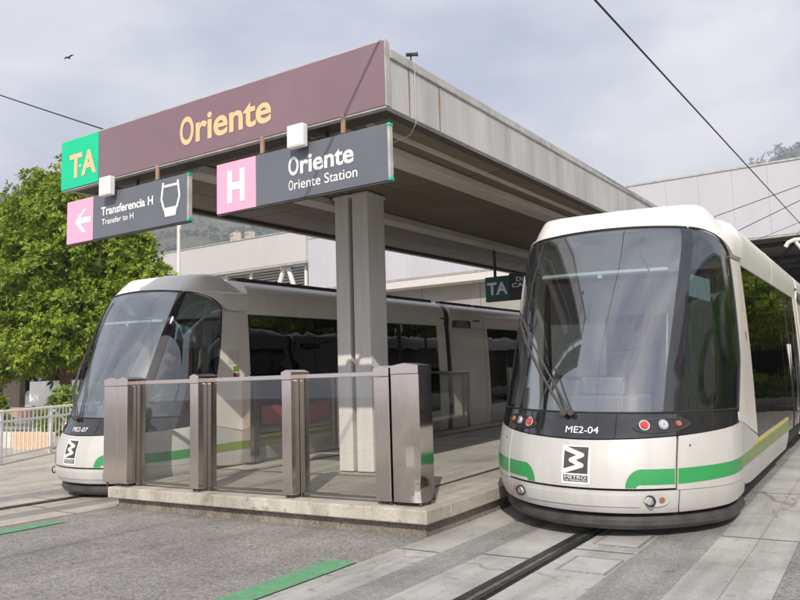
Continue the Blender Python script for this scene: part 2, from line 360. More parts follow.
# slab with slightly chipped front edge
def slabring(y0, y1, z0, z1, x0, x1, n=1):
    for i in range(n):
        a = y0+(y1-y0)*i/n; b = y0+(y1-y0)*(i+1)/n
        pl.box(x0, x1, a, b, z0, z1)
slabring(PY0, PY0+.42, .115, .235, PX0, PX1)
nx = 0
o = pl.build('platform_edge', M_SLAB, bevel=.012); o['kind'] = 'structure'
ed = MB()
for i in range(9):
    a = PY0+.424+(PY1-PY0-.42)*i/9; b = PY0+.42+(PY1-PY0-.42)*(i+1)/9
    for (x0, x1) in ((PX0, PX0+.42), (PX1-.42, PX1)):
        ed.hexa([(x0, a, .115+gz(a)), (x1, a, .115+gz(a)), (x1, b, .115+gz(b)), (x0, b, .115+gz(b))], [(x0, a, .235+gz(a)), (x1, a, .235+gz(a)), (x1, b, .235+gz(b)), (x0, b, .235+gz(b))])
o = ed.build('platform_edge', M_SLAB, bevel=.008); o['kind'] = 'structure'
pf = MB()
for i in range(9):
    a = PY0+.424+(PY1-PY0-.42)*i/9; b = PY0+.42+(PY1-PY0-.42)*(i+1)/9
    pf.hexa([(PX0+.424, a, .1+gz(a)), (PX1-.424, a, .1+gz(a)), (PX1-.424, b, .1+gz(b)), (PX0+.424, b, .1+gz(b))],
            [(PX0+.424, a, .232+gz(a)), (PX1-.424, a, .232+gz(a)), (PX1-.424, b, .232+gz(b)), (PX0+.424, b, .232+gz(b))])
o = pf.build('platform', M_PLAT); o['kind'] = 'structure'
sheet('tactile_strip', -3.93, -3.87, 6.2, 23.5, .2385, M_SOFFD)
sheet('tactile_strip', -6.83, -6.77, 6.2, 23.5, .2385, M_SOFFD)
b = MB().box(PX0+.08, PX1-.06, PY0+.09, 6.3, -.02, .118)
b.hexa([(PX0+.08, 6.3, -.02), (PX1-.06, 6.3, -.02), (PX1-.06, PY1-.1, .2), (PX0+.08, PY1-.1, .2)], [(PX0+.08, 6.3, .118), (PX1-.06, 6.3, .118), (PX1-.06, PY1-.1, .118+gz(PY1)), (PX0+.08, PY1-.1, .118+gz(PY1))])
o = b.build('platform_plinth', M_BASE); o['kind'] = 'structure'

# ------------------------------------------------------------------ lettering
def text_mb(s, bold=.0, spacing=1.0):
    cu = bpy.data.curves.new('lettering', 'FONT'); cu.body = s; cu.size = 1; cu.offset = bold; cu.space_character = spacing
    cu.resolution_u = 6
    ob = bpy.data.objects.new('lettering', cu); COL.objects.link(ob)
    dg = bpy.context.evaluated_depsgraph_get(); ev = ob.evaluated_get(dg); me = ev.to_mesh()
    vs = [tuple(v.co) for v in me.vertices]; fs = [tuple(p.vertices) for p in me.polygons]
    ev.to_mesh_clear(); bpy.data.objects.remove(ob); bpy.data.curves.remove(cu)
    return vs, fs
def lettering(s, x0, x1, zb, zcap, fn, m, parent, bold=.02, name='lettering', capref=None, spacing=1.0):
    """fit s between x0..x1 with baseline zb and capital height zcap-zb; fn maps (x,z) to 3-D"""
    vs, fs = text_mb(s, bold, spacing)
    xs = [v[0] for v in vs]; a, b_ = min(xs), max(xs)
    cv, _ = text_mb('H', bold); ch = max(v[1] for v in cv); cb = min(v[1] for v in cv)
    mb = MB()
    mb.add([fn(x0+(v[0]-a)/(b_-a)*(x1-x0), zb+(v[1]-cb)/(ch-cb)*(zcap-zb)) for v in vs], fs)
    return mb.build(name, m, parent)
def rect_on(pts, fn, m, parent, name):
    xs = [p[0] for p in pts]; zs = [p[1] for p in pts]; mb = MB(); n = 8
    V = [fn(min(xs)+(max(xs)-min(xs))*i/n, min(zs)+(max(zs)-min(zs))*j/n) for j in range(n+1) for i in range(n+1)]
    return mb.add(V, [(j*(n+1)+i, j*(n+1)+i+1, (j+1)*(n+1)+i+1, (j+1)*(n+1)+i) for j in range(n) for i in range(n)]).build(name, m, parent)
def poly_on(pts, fn, m, parent, name):
    mb = MB().add([fn(x, z) for x, z in pts], [tuple(range(len(pts)))])
    return mb.build(name, m, parent)

# ------------------------------------------------------------------ tram body surface (local: nose at y=0, +y backwards)
ZP = [(.0, .12), (.20, .07), (.26, .03), (.40, 0.), (.60, .02), (.77, .08), (1.0, .19), (1.4, .36), (1.9, .60), (2.35, .84), (2.62, 1.0), (2.70, 1.09), (2.78, 1.19), (2.86, 1.30), (2.885, 1.37), (2.90, 1.50)]
WP = [(.0, .99), (.2, 1.03), (.4, 1.075), (.6, 1.085), (1.0, 1.08), (1.6, 1.06), (2.35, 1.01), (2.5, .995), (2.6, .965), (2.7, .91), (2.8, .85), (2.87, .80), (2.89, .765), (2.90, .71)]
PXC = [(i/6, v) for i, v in enumerate((0, .22, .45, .66, .84, .96, 1.0))]
PYC = [(i/6, v) for i, v in enumerate((0, .03, .13, .31, .54, .80, 1.05))]
def itp(T, z):
    if z <= T[0][0]: return T[0][1]
    if z >= T[-1][0]: return T[-1][1]
    for i in range(len(T)-1):
        if z <= T[i+1][0]: break
    x0, y0 = T[i]; x1, y1 = T[i+1]; h = x1-x0
    def slp(k):
        if k == 0: return (T[1][1]-T[0][1])/(T[1][0]-T[0][0])
        if k == len(T)-1: return (T[-1][1]-T[-2][1])/(T[-1][0]-T[-2][0])
        return (T[k+1][1]-T[k-1][1])/(T[k+1][0]-T[k-1][0])
    u = (z-x0)/h; m0 = slp(i)*h; m1 = slp(i+1)*h
    return (2*u**3-3*u*u+1)*y0+(u**3-2*u*u+u)*m0+(-2*u**3+3*u*u)*y1+(u**3-u*u)*m1
PXB = [(i/6, v) for i, v in enumerate((0, .25, .50, .735, .895, .975, 1.0))]
PYB = [(i/6, v) for i, v in enumerate((0, .012, .05, .13, .36, .68, 1.05))]
PXT = [(i/6, v) for i, v in enumerate((0, .27, .54, .80, .95, .99, 1.0))]
PYT = [(i/6, v) for i, v in enumerate((0, .005, .02, .06, .17, .50, 1.05))]
def S(t, z):
    s = -1 if t < 0 else 1; a = abs(t); wd = itp(WP, z); y0 = itp(ZP, z)
    if a <= 1:
        x = itp(PXC, a) if a > 1/6 else a*6*.22
        y = itp(PYC, a) if a > 1/6 else .03*(a*6)**2
        k = max(0., min(1., (z-1.25)/1.35))
        if k: k = k*k*(3-2*k); x += (itp(PXB, a)-x)*k; y += (itp(PYB, a)-y)*k
        k = max(0., min(1., (z-2.64)/.24))
        if k: x += (itp(PXT, a)-x)*k; y += (itp(PYT, a)-y)*k
        return Vector((s*wd*x, y0+y, z))
    return Vector((s*wd, y0+1.05+a-1, z))
def So(t, z, off):
    e = 1e-3; du = S(t+e, z)-S(t-e, z); dv = S(t, z+e)-S(t, z-e); n = du.cross(dv).normalized()
    return S(t, z)+n*off
def Ty(y, z):                                        # parameter on the right side at depth y
    y0 = itp(ZP, z)
    if y-y0 >= 1.05: return y-y0-.05
    lo, hi = 0, 1
    for _ in range(30):
        mid = (lo+hi)/2
        if (itp(PYC, mid) if mid > 1/6 else .03*(mid*6)**2) < y-y0: lo = mid
        else: hi = mid
    return lo
def Tx(x, z):                                        # parameter on the nose at sideways offset x
    wd = itp(WP, z); lo, hi = 0, 1; ax = abs(x)/wd
    for _ in range(30):
        mid = (lo+hi)/2
        if (itp(PXC, mid) if mid > 1/6 else mid*6*.22) < ax: lo = mid
        else: hi = mid
    return math.copysign(lo, x)
def wrap(off):
    return lambda x, z: So(Tx(x, z), z, off)
def patch(mb, zb, zt, tl, tr, nt, nz, off=0., thick=.02):
    """zb/zt functions of the fraction f across; tl/tr functions of z; a panel with thickness"""
    F, B = [], []
    for j in range(nz+1):
        for i in range(nt+1):
            f = i/nt; z = zb(f)+(zt(f)-zb(f))*j/nz; t = tl(z)+(tr(z)-tl(z))*f
            F.append(So(t, z, off)); B.append(So(t, z, off-thick))
    n = nt+1; fs = []; Nn = len(F)
    for j in range(nz):
        for i in range(nt):
            a = j*n+i; fs.append((a, a+1, a+n+1, a+n)); fs.append((Nn+a, Nn+a+n, Nn+a+n+1, Nn+a+1))
    rim = [i for i in range(n)]+[j*n+nt for j in range(1, nz+1)]+[nz*n+i for i in range(nt-1, -1, -1)]+[j*n for j in range(nz-1, 0, -1)]
    for k in range(len(rim)):
        a, b_ = rim[k], rim[(k+1) % len(rim)]; fs.append((b_, a, Nn+a, Nn+b_))
    return mb.add(F+B, fs)
C_ = lambda v: (lambda _: v)
def mir(fn): return lambda z: -fn(z)
ZB = lambda t: .795+.085*min(1, abs(t))**1.6          # white panel / black band line
def pill_front(z): return float(np.interp(z, [.6, .97, 1.44, 2.38, 2.5], [1.05, 1.13, 1.40, 1.68, 1.72]))
def both(fn):
    for s in (1, -1): fn(s)
def side_patch(mb, s, zb, zt, tl, tr, nt, nz, off=0., thick=.02):
    if s > 0: return patch(mb, zb, zt, tl, tr, nt, nz, off, thick)
    return patch(mb, lambda f: zb(1-f), lambda f: zt(1-f), mir(tr), mir(tl), nt, nz, off, thick)
def boxside(mb, s, y0, y1, z0, z1, off=0., thick=.02, nz=6):
    return side_patch(mb, s, C_(z0), C_(z1), lambda z: Ty(y0, z), lambda z: Ty(y1, z), 1, nz, off, thick)
TLEN = 24.0
SECTION = [(1.012, 2.345), (1.024, 2.44), (1.028, 2.54), (1.018, 2.63), (.99, 2.70), (.945, 2.755), (.88, 2.795), (.80, 2.825), (.70, 2.842), (0, 2.86)]
def roof_section(mb, y0, y1, grow=0.):
    pts = [(x+grow*(1 if x else 0), z+grow) for x, z in SECTION]; pts = pts+[(-x, z) for x, z in pts[-2::-1]]
    pts += [(-.95, 2.33), (.95, 2.33)]
    # smooth the section
    return mb.prism(pts[::-1], y0, y1)
def make_tram(loc, label):
    T = empty('tram', loc, (.021, .030, 0), label, 'tram', 'trams at the platform')
    P = {}
    # ---- inner dark shell and floor
    mb = MB(); patch(mb, C_(.24), C_(.66), C_(-1.9), C_(1.9), 60, 3, -.035, .02)
    patch(mb, C_(.68), C_(1.0), C_(-1.1), C_(1.1), 50, 2, -.035, .02)
    both(lambda s: mb.box(*sorted((s*1.0, s*1.03)), 2.6, TLEN, .28, .64))
    mb.build('inner_shell', M_BLACK, T)
    MB().box(-1.02, 1.02, 1.2, TLEN, .28, .34).build('floor', M_DASH, T)
    # ---- lip
    mb = MB(); path = [So(-1.35+2.7*i/60, .15, -.045)+Vector((0, .02, -.02)) for i in range(61)]
    mb.tube(path, .062, 10); mb.build('rubber_skirt', M_RUB, T, smooth=True)
    # ---- bumper with recess, corner bumpers
    mb = MB(); patch(mb, C_(.225), C_(.405), C_(-.515), C_(.515), 40, 6); bm = mb.build('bumper', M_WHITE, T, smooth=True)
    mb = MB(); patch(mb, C_(.285), C_(.375), C_(-.33), C_(.33), 26, 3, .010, .012); mb.build('bumper_insert', M_WHITE, bm, smooth=True)
    both(lambda s: side_patch(MB(), s, lambda f: .225+.03*f, lambda f: .405-.13*max(0, (f-.75)/.25)**1.6, C_(.522), C_(1.33), 20, 6).build('bumper_corner', M_WHITE, T, smooth=True))
    for s in (1, -1):
        fr = MB(); c = So(s*.385, .335, .004); n = (So(s*.385, .335, .1)-c).normalized()
        pts = [So(s*(.345+.125*u/10), .335+.048*math.sin(math.pi*u/10)**.5*(1 if k else -1), .014) for k in (0, 1) for u in (range(11) if k == 0 else range(10, -1, -1))]
        o = MB().add(pts, [tuple(range(len(pts)))]).build('fog_lamp', M_WHITE, T)
        MB().disc(So(s*.375, .335, .012), n, .033, .012).build('lens', M_LENS, o, smooth=True)
        MB().tube([So(s*.375, .335, .016)+Vector((math.cos(a)*.037, -.004, math.sin(a)*.037)) for a in [2*math.pi*k/24 for k in range(25)]], .008, 6).build('bezel', M_BLACK, o)
        MB().disc(So(s*.43, .342, .012), (So(s*.43, .342, .1)-So(s*.43, .342, 0)), .022, .01).build('reflector', M_AMB, o, smooth=True)
    # ---- white front panel and corner panels
    mb = MB(); patch(mb, C_(.425), lambda f: ZB(-.5+f)-.004, C_(-.497), C_(.497), 40, 12); mb.build('front_panel', M_WHITE, T, smooth=True)
    both(lambda s: side_patch(MB(), s, lambda f: .41, lambda f: ZB(.51+.44*f)-.004+.02*f, C_(.507), lambda z: Ty(1.13, z), 20, 10).build('corner_panel', M_WHITE, T, smooth=True))
    # side skirt, up to the first door
    both(lambda s: side_patch(MB(), s, lambda f: float(np.interp(f, [0, .06, .16, 1], [.41, .33, .29, .25])), lambda f: float(np.interp(f, [0, .25, .26, 1], [.90, .69, .655, .655])), lambda z: Ty(1.137, z), lambda z: Ty(5.0, z), 60, 8).build('side_panel', M_WHITE, T, smooth=True))
    # ---- stripes
    for s in (1, -1):
        mb = MB()
        # hook shaped band on the front panel
        side_patch(mb, s, lambda f: .455, lambda f: .575, C_(.335), C_(.493), 14, 4, .0025, .002)
        N_ = 12; A = []; B = []
        for k in range(N_+1):
            a = math.pi/2*k/N_
            A.append(So(s*(.335-.075*math.sin(a)), .43+.145*math.cos(a), .0025)); B.append(So(s*(.335-.025*math.sin(a)), .43+.025*math.cos(a), .0025))
        for k in range(N_): mb.add([A[k], B[k], B[k+1], A[k+1]], [(0, 1, 2, 3) if s > 0 else (3, 2, 1, 0)])
        mb.build('green_hook_stripe', M_TGREEN, T, smooth=True)
        side_patch(MB(), s, lambda f: .455+.045*f, lambda f: .575+.03*f, C_(.51), lambda z: Ty(1.128, z), 20, 4, .0025, .002).build('green_stripe', M_TGREEN, T, smooth=True)
        side_patch(MB(), s, lambda f: .5-.02*f, lambda f: .605+.02*f, lambda z: Ty(1.14, z), lambda z: Ty(5.0, z), 30, 4, .0025, .002).build('olive_stripe', M_TOLIVE, T, smooth=True)
        side_patch(MB(), s, lambda f: .615, lambda f: .652, lambda z: Ty(1.9, z), lambda z: Ty(4.99, z), 16, 3, .0045, .002).build('yellow_stripe', M_TYEL, T, smooth=True)
    # ---- black band
    mb = MB(); patch(mb, lambda f: ZB(-.95+1.9*f)+.006, C_(.995), lambda z: -Ty(1.125, z), lambda z: Ty(1.125, z), 60, 8); band = mb.build('lamp_band', M_BLACKG, T, smooth=True)
    mb = MB()
    for tt in (-.33, .20, .497):
        mb.tube([So(tt, .80+.19*k/6, .002) for k in range(7)], .004, 5)
    mb.tube([So(-.95+1.9*k/60, 1.005, .0) for k in range(61)], .008, 6)
    mb.build('band_seam', M_BLACK, band)
    # ---- headlight clusters
    for s in (1, -1):
        hl = MB(); c0 = .42
        ring = []
        for k in range(28):
            a = 2*math.pi*k/28
            ring.append(So(s*(c0+.135*math.cos(a)), .905+.052*math.sin(a)+.01*math.cos(a), .006))
        hl.add(ring+[So(s*c0, .905, .004)], [(k, (k+1) % 28, 28) if s > 0 else ((k+1) % 28, k, 28) for k in range(28)])
        H = hl.build('headlight', M_BLACK, T, smooth=True)
        MB().tube([So(s*(c0+.137*math.cos(2*math.pi*k/32)), .905+.054*math.sin(2*math.pi*k/32)+.01*math.cos(2*math.pi*k/32), .006) for k in range(33)], .0045, 6).build('rim', M_RUB, H, smooth=True)
        def lamp(nm, tt, z, r, m1, depth=.012, r2=None):
            n = (So(s*tt, z, .1)-So(s*tt, z, 0)).normalized()
            return MB().disc(So(s*tt, z, .006), n, r, depth, 24, r2 if r2 else r*.8).build(nm, m1, H, smooth=True)
        lamp('red_bezel', .335, .906, .047, M_CHROME, .008, .044); lamp('red_lens', .335, .906, .036, M_RED, .020)
        lamp('main_lens', .425, .910, .036, M_LENS, .016); lamp('lens_ring', .425, .910, .044, M_CHROME, .008, .042); lamp('lens_core', .425, .910, .016, M_CHROME, .024)
        lamp('indicator_lens', .50, .915, .027, M_AMB, .014)
    # ---- windscreen, posts, side glass
    seam = lambda z: .455+.045*max(0, min(1, (z-1)/1.6))
    wst = lambda f: 2.655-.04*abs(2*f-1)**2
    mb = MB(); patch(mb, C_(1.015), wst, lambda z: -seam(z)+.03, lambda z: seam(z)-.03, 44, 40, -.004, .008); mb.build('windscreen', M_WS, T, smooth=True)
    sgt = lambda f: 2.38+.232*(max(0, 1-f**2.3))**.75
    for s in (1, -1):
        mb = MB(); side_patch(mb, s, lambda f: 1.012-.03*f, sgt, lambda z: seam(z)+.040, lambda z: Ty(pill_front(z), z), 24, 40, -.004, .008); mb.build('side_glass', M_SG, T, smooth=True)
        mb = MB(); side_patch(mb, s, C_(1.01), C_(2.612), lambda z: seam(z)-.03, lambda z: seam(z)+.040, 4, 40, .0, .03); mb.build('windscreen_post', M_BLACKG, T, smooth=True)
        # rubber round the glass
        mb = MB(); mb.tube([So(s*(seam(2.6)+.022+(Ty(pill_front(2.377), 2.377)-seam(2.6)-.022)*k/20), sgt(k/20)+.004, .0) for k in range(21)], .010, 6)
        mb.tube([So(s*Ty(pill_front(z), z), z, 0) for z in np.linspace(.98, 2.37, 20)], .010, 6)
        mb.build('glass_seal', M_BLACK, T)
    mb = MB(); mb.tube([So(-.51+1.02*k/30, wst(k/30)+.004, .0) for k in range(31)], .011, 6); mb.build('windscreen_seal', M_BLACK, T)
    # ---- pillar
    both(lambda s: side_patch(MB(), s, lambda f: .905-.2*f, C_(2.36), lambda z: Ty(pill_front(z)+.008, z), lambda z: Ty(2.05+.05*max(0, (1.6-z))/.9, z), 6, 26, .004).build('body_pillar', M_CREAM, T, smooth=True))
    # ---- roof cap and lid
    Tm = lambda z: Ty(2.03, z)
    def rb(f):
        t = abs(2*f-1)*Tm(2.5); ts = .519; tp = Ty(pill_front(2.377), 2.377)
        if t < ts: return 2.662-.043*(t/ts)**2
        if t < tp: return 2.387+.232*max(0, 1-((t-ts)/(tp-ts))**2.3)**.75
        return 2.384
    mb = MB(); n_ = 110; nz = 24
    patch(mb, rb, C_(2.90), lambda z: -Tm(z), Tm, n_, nz, .0, .03)
    tm = Tm(2.90); rows = []
    for i in range(n_//2+1):
        t = tm*i/(n_//2); a = S(-t, 2.90); b_ = S(t, 2.90); rows.append([a.lerp(b_, k/6)+Vector((0, 0, .012*(1-abs(k/3-1)**2))) for k in range(7)])
    vs = [p for r in rows for p in r]; fs = []
    for i in range(n_//2):
        for k in range(6): fs.append((i*7+k, i*7+k+1, (i+1)*7+k+1, (i+1)*7+k))
    mb.add(vs, fs)
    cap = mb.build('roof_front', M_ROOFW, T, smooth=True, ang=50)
    pts = [S(-Tm(z), z) for z in np.linspace(2.4, 2.90, 10)]; pts2 = [Vector((-p.x, p.y, p.z)) for p in pts[::-1]]
    pp_ = [p+Vector((0, -.01, 0)) for p in pts+pts2]; MB().add(pp_, [tuple(range(len(pp_)))]).build('roof_bulkhead', M_ROOFW, cap)
    # shoulder fairing that swells out over the pillar
    for s in (1, -1):
        vs = []; fs = []; nu, nv = 24, 12; rowsF = []
        for i in range(nu+1):
            u = i/nu; y = 1.26+.77*u; row = []
            for j in range(nv+1):
                v = j/nv; fg = max(0, min(1, (Ty(y, 2.5)-.522)/(Ty(pill_front(2.377), 2.377)-.522))); zl = 2.40+.232*max(0, 1-fg**2.3)**.75; z = zl+(max(2.64, zl+.02)-zl)*v
                o_ = .003+(.03+.05*v)*u**1.3*(1-max(0, (v-.72)/.28)**2.2)
                p = So(Ty(y, z), z, o_); row.append(Vector((s*p.x, p.y, p.z)))
            rowsF.append(row)
        vs = [p for r in rowsF for p in r]+[p-Vector((s*.14, 0, 0)) for r in rowsF for p in r]; n1 = nv+1; off = (nu+1)*n1
        for i in range(nu):
            for j in range(nv):
                f_ = (i*n1+j, (i+1)*n1+j, (i+1)*n1+j+1, i*n1+j+1); fs.append(f_ if s > 0 else f_[::-1])
            fs.append((i*n1, off+i*n1, off+(i+1)*n1, (i+1)*n1)); fs.append((i*n1+nv, (i+1)*n1+nv, off+(i+1)*n1+nv, off+i*n1+nv))
        for j in range(nv): fs.append((nu*n1+j, off+nu*n1+j, off+nu*n1+j+1, nu*n1+j+1))
        MB().add(vs, fs).build('roof_fairing', M_ROOFW, T, smooth=True, ang=45)
    # ---- main roof modules
    segs = [(2.04, 7.70), (7.97, 9.50), (9.53, 15.2), (15.47, 17.0), (17.03, TLEN)]
    for a, b_ in segs:
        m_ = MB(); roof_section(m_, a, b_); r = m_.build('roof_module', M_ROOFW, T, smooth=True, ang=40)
        for s in (1, -1):
            MB().box(*sorted((s*.64, s*.76)), a+.05, b_-.05, 2.825, 2.885).build('roof_rail', M_DARKI, r)
    # roof module joint line
    for y in (4.6,):
        m_ = MB(); roof_section(m_, y, y+.012, .002); m_.build('roof_joint', M_CREAM, T)
    for y in (7.70, 15.2):
        m_ = MB(); roof_section(m_, y+.01, y+.26, -.035)
        m_.hexa([(-1.04, y+.04, .25), (1.04, y+.04, .25), (1.04, y+.26, .25), (-1.04, y+.26, .25)], [(-.975, y+.04, 2.33), (.975, y+.04, 2.33), (.975, y+.26, 2.33), (-.975, y+.26, 2.33)]); m_.build('bellows', M_BLACK, T)
    # ---- side windows, doors, modules
    for s in (1, -1):
        for (a, b_) in ((2.075, 3.50), (3.515, 5.02), (6.98, 7.40)):
            m_ = MB(); boxside(m_, s, a, b_, .665, 2.335, -.004, .01); m_.build('side_window', M_WG, T)
        for (a, b_) in ((5.035, 5.99), (6.01, 6.965)):
            m_ = MB(); boxside(m_, s, a, b_, .29, 2.335, -.012, .01); D = m_.build('door_leaf', M_WG, T)
            m_ = MB()
            for yy in (a, b_-.05): boxside(m_, s, yy, yy+.05, .29, 2.335, -.006, .03)
            boxside(m_, s, a+.05, b_-.05, .29, .42, -.006, .03, 2); m_.build('door_frame', M_BLACK, D)
            h = MB(); xx = s*1.10; yy = b_-.10 if a < 5.5 else a+.10
            h.tube([(s*1.05, yy, .9), (s*1.05, yy, 1.6)], .014, 6); h.build('door_handle', M_POLE, D)
        m_ = MB(); boxside(m_, s, 7.41, 7.74, .255, 2.345, .003, .03); m_.build('body_pillar', M_CREAM, T)
        m_ = MB(); boxside(m_, s, 7.0, 7.41, .255, .655, .0, .03, 2); m_.build('side_panel', M_WHITE, T)
        m_ = MB(); boxside(m_, s, 7.97, 9.50, .255, 2.345, .003, .04); mod = m_.build('module_panel', M_CREAM, T)
        dsp = MB(); boxside(dsp, s, 8.06, 8.86, 2.32, 2.50, .028, .05, 3); DD = dsp.build('destination_display', M_BLACKG, T)
        m_ = MB(); boxside(m_, s, 8.22, 8.74, 2.355, 2.455, .031, .002, 2); m_.build('display_screen', M_DASH, DD)
        dsp = MB(); boxside(dsp, s, 7.55, 7.72, 2.475, 2.50, .05, .08, 1); dsp.build('rain_gutter', M_DARKI, T); boxside(MB(), s, 9.0, 9.3, 2.475, 2.50, .05, .08, 1).build('rain_gutter', M_DARKI, T)
        MB().disc(So(s*.565, .745, .0), So(s*.565, .745, .1)-So(s*.565, .745, 0), .008, .004, 10).build('key_lock', M_BLACK, T)
        m_ = MB(); boxside(m_, s, 9.52, 9.70, .255, 2.345, .003, .03); m_.build('body_pillar', M_CREAM, T)
        for (a, b_) in ((9.72, 11.2), (11.22, 12.7), (12.72, 14.9)):
            m_ = MB(); boxside(m_, s, a, b_, .665, 2.335, -.004, .01); m_.build('side_window', M_WG, T)
        m_ = MB(); boxside(m_, s, 9.72, 14.9, .255, .655, .0, .03, 2); m_.build('side_panel', M_WHITE, T)
        m_ = MB(); boxside(m_, s, 14.92, 15.24, .255, 2.345, .003, .03); boxside(m_, s, 15.47, 17.2, .255, 2.345, .003, .03); m_.build('body_pillar', M_CREAM, T)
        m_ = MB(); boxside(m_, s, 17.22, TLEN-.02, .665, 2.335, -.004, .01); m_.build('side_window', M_WG, T)
        m_ = MB(); boxside(m_, s, 17.22, TLEN-.02, .255, .655, .0, .03, 2); m_.build('side_panel', M_WHITE, T)
        m_ = MB()
        for yy in (2.065, 3.507, 5.028, 6.972): boxside(m_, s, yy-.035, yy+.035, .665, 2.335, -.02, .04)
        m_.build('window_post', M_BLACK, T)
        m_ = MB(); boxside(m_, s, 2.06, 7.41, 2.30, 2.345, -.03, .04, 1); boxside(m_, s, 9.7, 14.9, 2.30, 2.345, -.03, .04, 1); m_.build('window_header', M_BLACK, T)
    MB().box(-.98, .98, TLEN-.05, TLEN, .26, 2.34).build('rear_wall', M_CREAM, T)
    # ---- interior
    MB().box(-.94, .94, 2.6, TLEN-.1, 2.22, 2.30).build('ceiling_panel', M_INT, T)
    mb = MB(); patch(mb, C_(.86), C_(.98), C_(-.93), C_(.93), 30, 1, -.06, .02)
    F = [So(-.93+1.86*k/30, .985, -.05) for k in range(31)]; B = [Vector((p.x*.97, 1.12+.1*abs(p.x), .93)) for p in F]
    mb.add(F+B, [(k, k+1, 31+k+1, 31+k) for k in range(30)]); mb.build('dashboard', M_DASH, T, smooth=True)
    MB().box(-.35, .35, .62, 1.1, .93, 1.12).box(-.2, .2, .8, .86, 1.12, 1.28).build('console', M_DASH, T, bevel=.02)
    st = MB(); st.hexa([(-.25, 1.25, .78), (.25, 1.25, .78), (.25, 1.72, .76), (-.25, 1.72, .76)], [(-.25, 1.25, .88), (.25, 1.25, .88), (.25, 1.72, .86), (-.25, 1.72, .86)])
    st.hexa([(-.24, 1.68, .86), (.24, 1.68, .86), (.24, 1.80, .86), (-.24, 1.80, .86)], [(-.20, 1.80, 1.52), (.20, 1.80, 1.52), (.20, 1.90, 1.52), (-.20, 1.90, 1.52)])
    st.hexa([(-.12, 1.81, 1.54), (.12, 1.81, 1.54), (.12, 1.89, 1.54), (-.12, 1.89, 1.54)], [(-.11, 1.83, 1.72), (.11, 1.83, 1.72), (.11, 1.9, 1.72), (-.11, 1.9, 1.72)])
    st.box(-.10, .10, 1.38, 1.6, .34, .78); st.build('driver_seat', M_SEATD, T, bevel=.03)
    pw = MB().box(-.96, -.35, 2.06, 2.10, .34, 2.28).box(.35, .96, 2.06, 2.10, .34, 2.28).box(-.35, .35, 2.06, 2.10, 1.9, 2.28); pw.build('cab_partition', M_DASH, T)
    # roller sunblind across the upper windscreen and the side blind
    bl = MB(); A = [So(-.40+.80*k/20, 2.25, -.05) for k in range(21)]
    bl.tube(A, .018, 6); bl.box(-.02, .02, A[10].y-.01, A[10].y+.01, 2.18, 2.24); bl.build('sunblind_bar', M_BLIND, T)
    for s in (1, -1):
        q = MB(); a, b_, c = So(s*.53, 2.20, -.05), So(s*.70, 2.15, -.06), .20
        q.hexa([a+Vector((0, 0, -c)), b_+Vector((0, 0, -c)), b_+Vector((0, .012, -c)), a+Vector((0, .012, -c))], [a, b_, b_+Vector((0, .012, 0)), a+Vector((0, .012, 0))]); q.build('side_blind', M_BLIND, T)
    # grab pole ring and cab arch, passenger seats
    ar = MB(); ar.tube([(.93, 1.62+.22*math.cos(a), 1.72+.32*math.sin(a)) for a in [2*math.pi*k/28 for k in range(29)]], .028, 8); ar.build('cab_mirror_hoop', M_DASH, T, smooth=True)
    for y in (2.9, 3.8, 10.4, 11.3, 12.3, 18, 19, 20):
        for s in (1, -1):
            q = MB(); q.box(*sorted((s*.5, s*.92)), y, y+.42, .72, .80); q.hexa([(s*.5, y+.40, .78), (s*.95, y+.40, .78), (s*.95, y+.47, .78), (s*.5, y+.47, .78)], [(s*.5, y+.48, 1.42), (s*.95, y+.48, 1.42), (s*.95, y+.54, 1.42), (s*.5, y+.54, 1.42)])
            q.box(*sorted((s*.65, s*.80)), y+.1, y+.3, .34, .72); q.build('passenger_seat', M_SEAT if y < 4 or y > 12 else M_SEATD, T, bevel=.025)
    gp = MB()
    for y in (4.9, 7.1, 13.0): gp.tube([(.6, y, .34), (.6, y, 2.2)], .017, 8).tube([(-.6, y, .34), (-.6, y, 2.2)], .017, 8)
    gp.build('grab_pole', M_TYEL, T)
    # ---- wipers
    W = MB(); p0 = So(-.094, .985, .025); p1 = So(-.505, 1.79, .055); W.tube([p0, So(-.25, 1.30, .10), So(-.40, 1.58, .085), p1], .014, 6)
    p0b = So(-.050, .985, .025); p1b = So(-.495, 1.86, .055); W.tube([p0b, So(-.20, 1.30, .10), So(-.385, 1.65, .085), p1b], .010, 6)
    W.disc(p0+Vector((0, .03, 0)), (0, -1, .2), .030, .06, 12); W.disc(p0b+Vector((0, .03, 0)), (0, -1, .2), .026, .06, 12)
    wi = W.build('wiper', M_DARKI, T, smooth=True)
    W = MB(); W.tube([So(-.462, 1.31, .022), So(-.455, 1.62, .03), So(-.45, 1.85, .034), So(-.44, 2.15, .028), So(-.41, 2.54, .022)], .011, 6); W.tube([So(-.475, 1.72, .045), So(-.47, 1.95, .045)], .022, 6); W.build('wiper_blade', M_BLACK, wi)
    cb = MB(); cb.tube([So(t_, z_, -.03) for t_, z_ in ((.262, 2.61), (.235, 2.54), (.218, 2.46), (.25, 2.35), (.294, 2.24), (.312, 2.05), (.306, 1.85), (.29, 1.55), (.25, 1.40), (.214, 1.26), (.205, 1.15), (.218, 1.04))], .0055, 5); cb.build('reflection_line', M_BLACK, T)  # made-up tube behind the glass, imitating a crack-like line reflected in it
    # ---- logo, door marks
    fl = wrap(.004); fl2 = wrap(.0065)
    LG = rect_on([(-.117, .405+.045), (.117, .405+.045), (.117, .745), (-.117, .745)], fl, M_WLET, T, 'logo')
    rect_on([(-.10, .53), (.10, .53), (.10, .735), (-.10, .735)], fl2, M_DARKI, LG, 'logo_field')
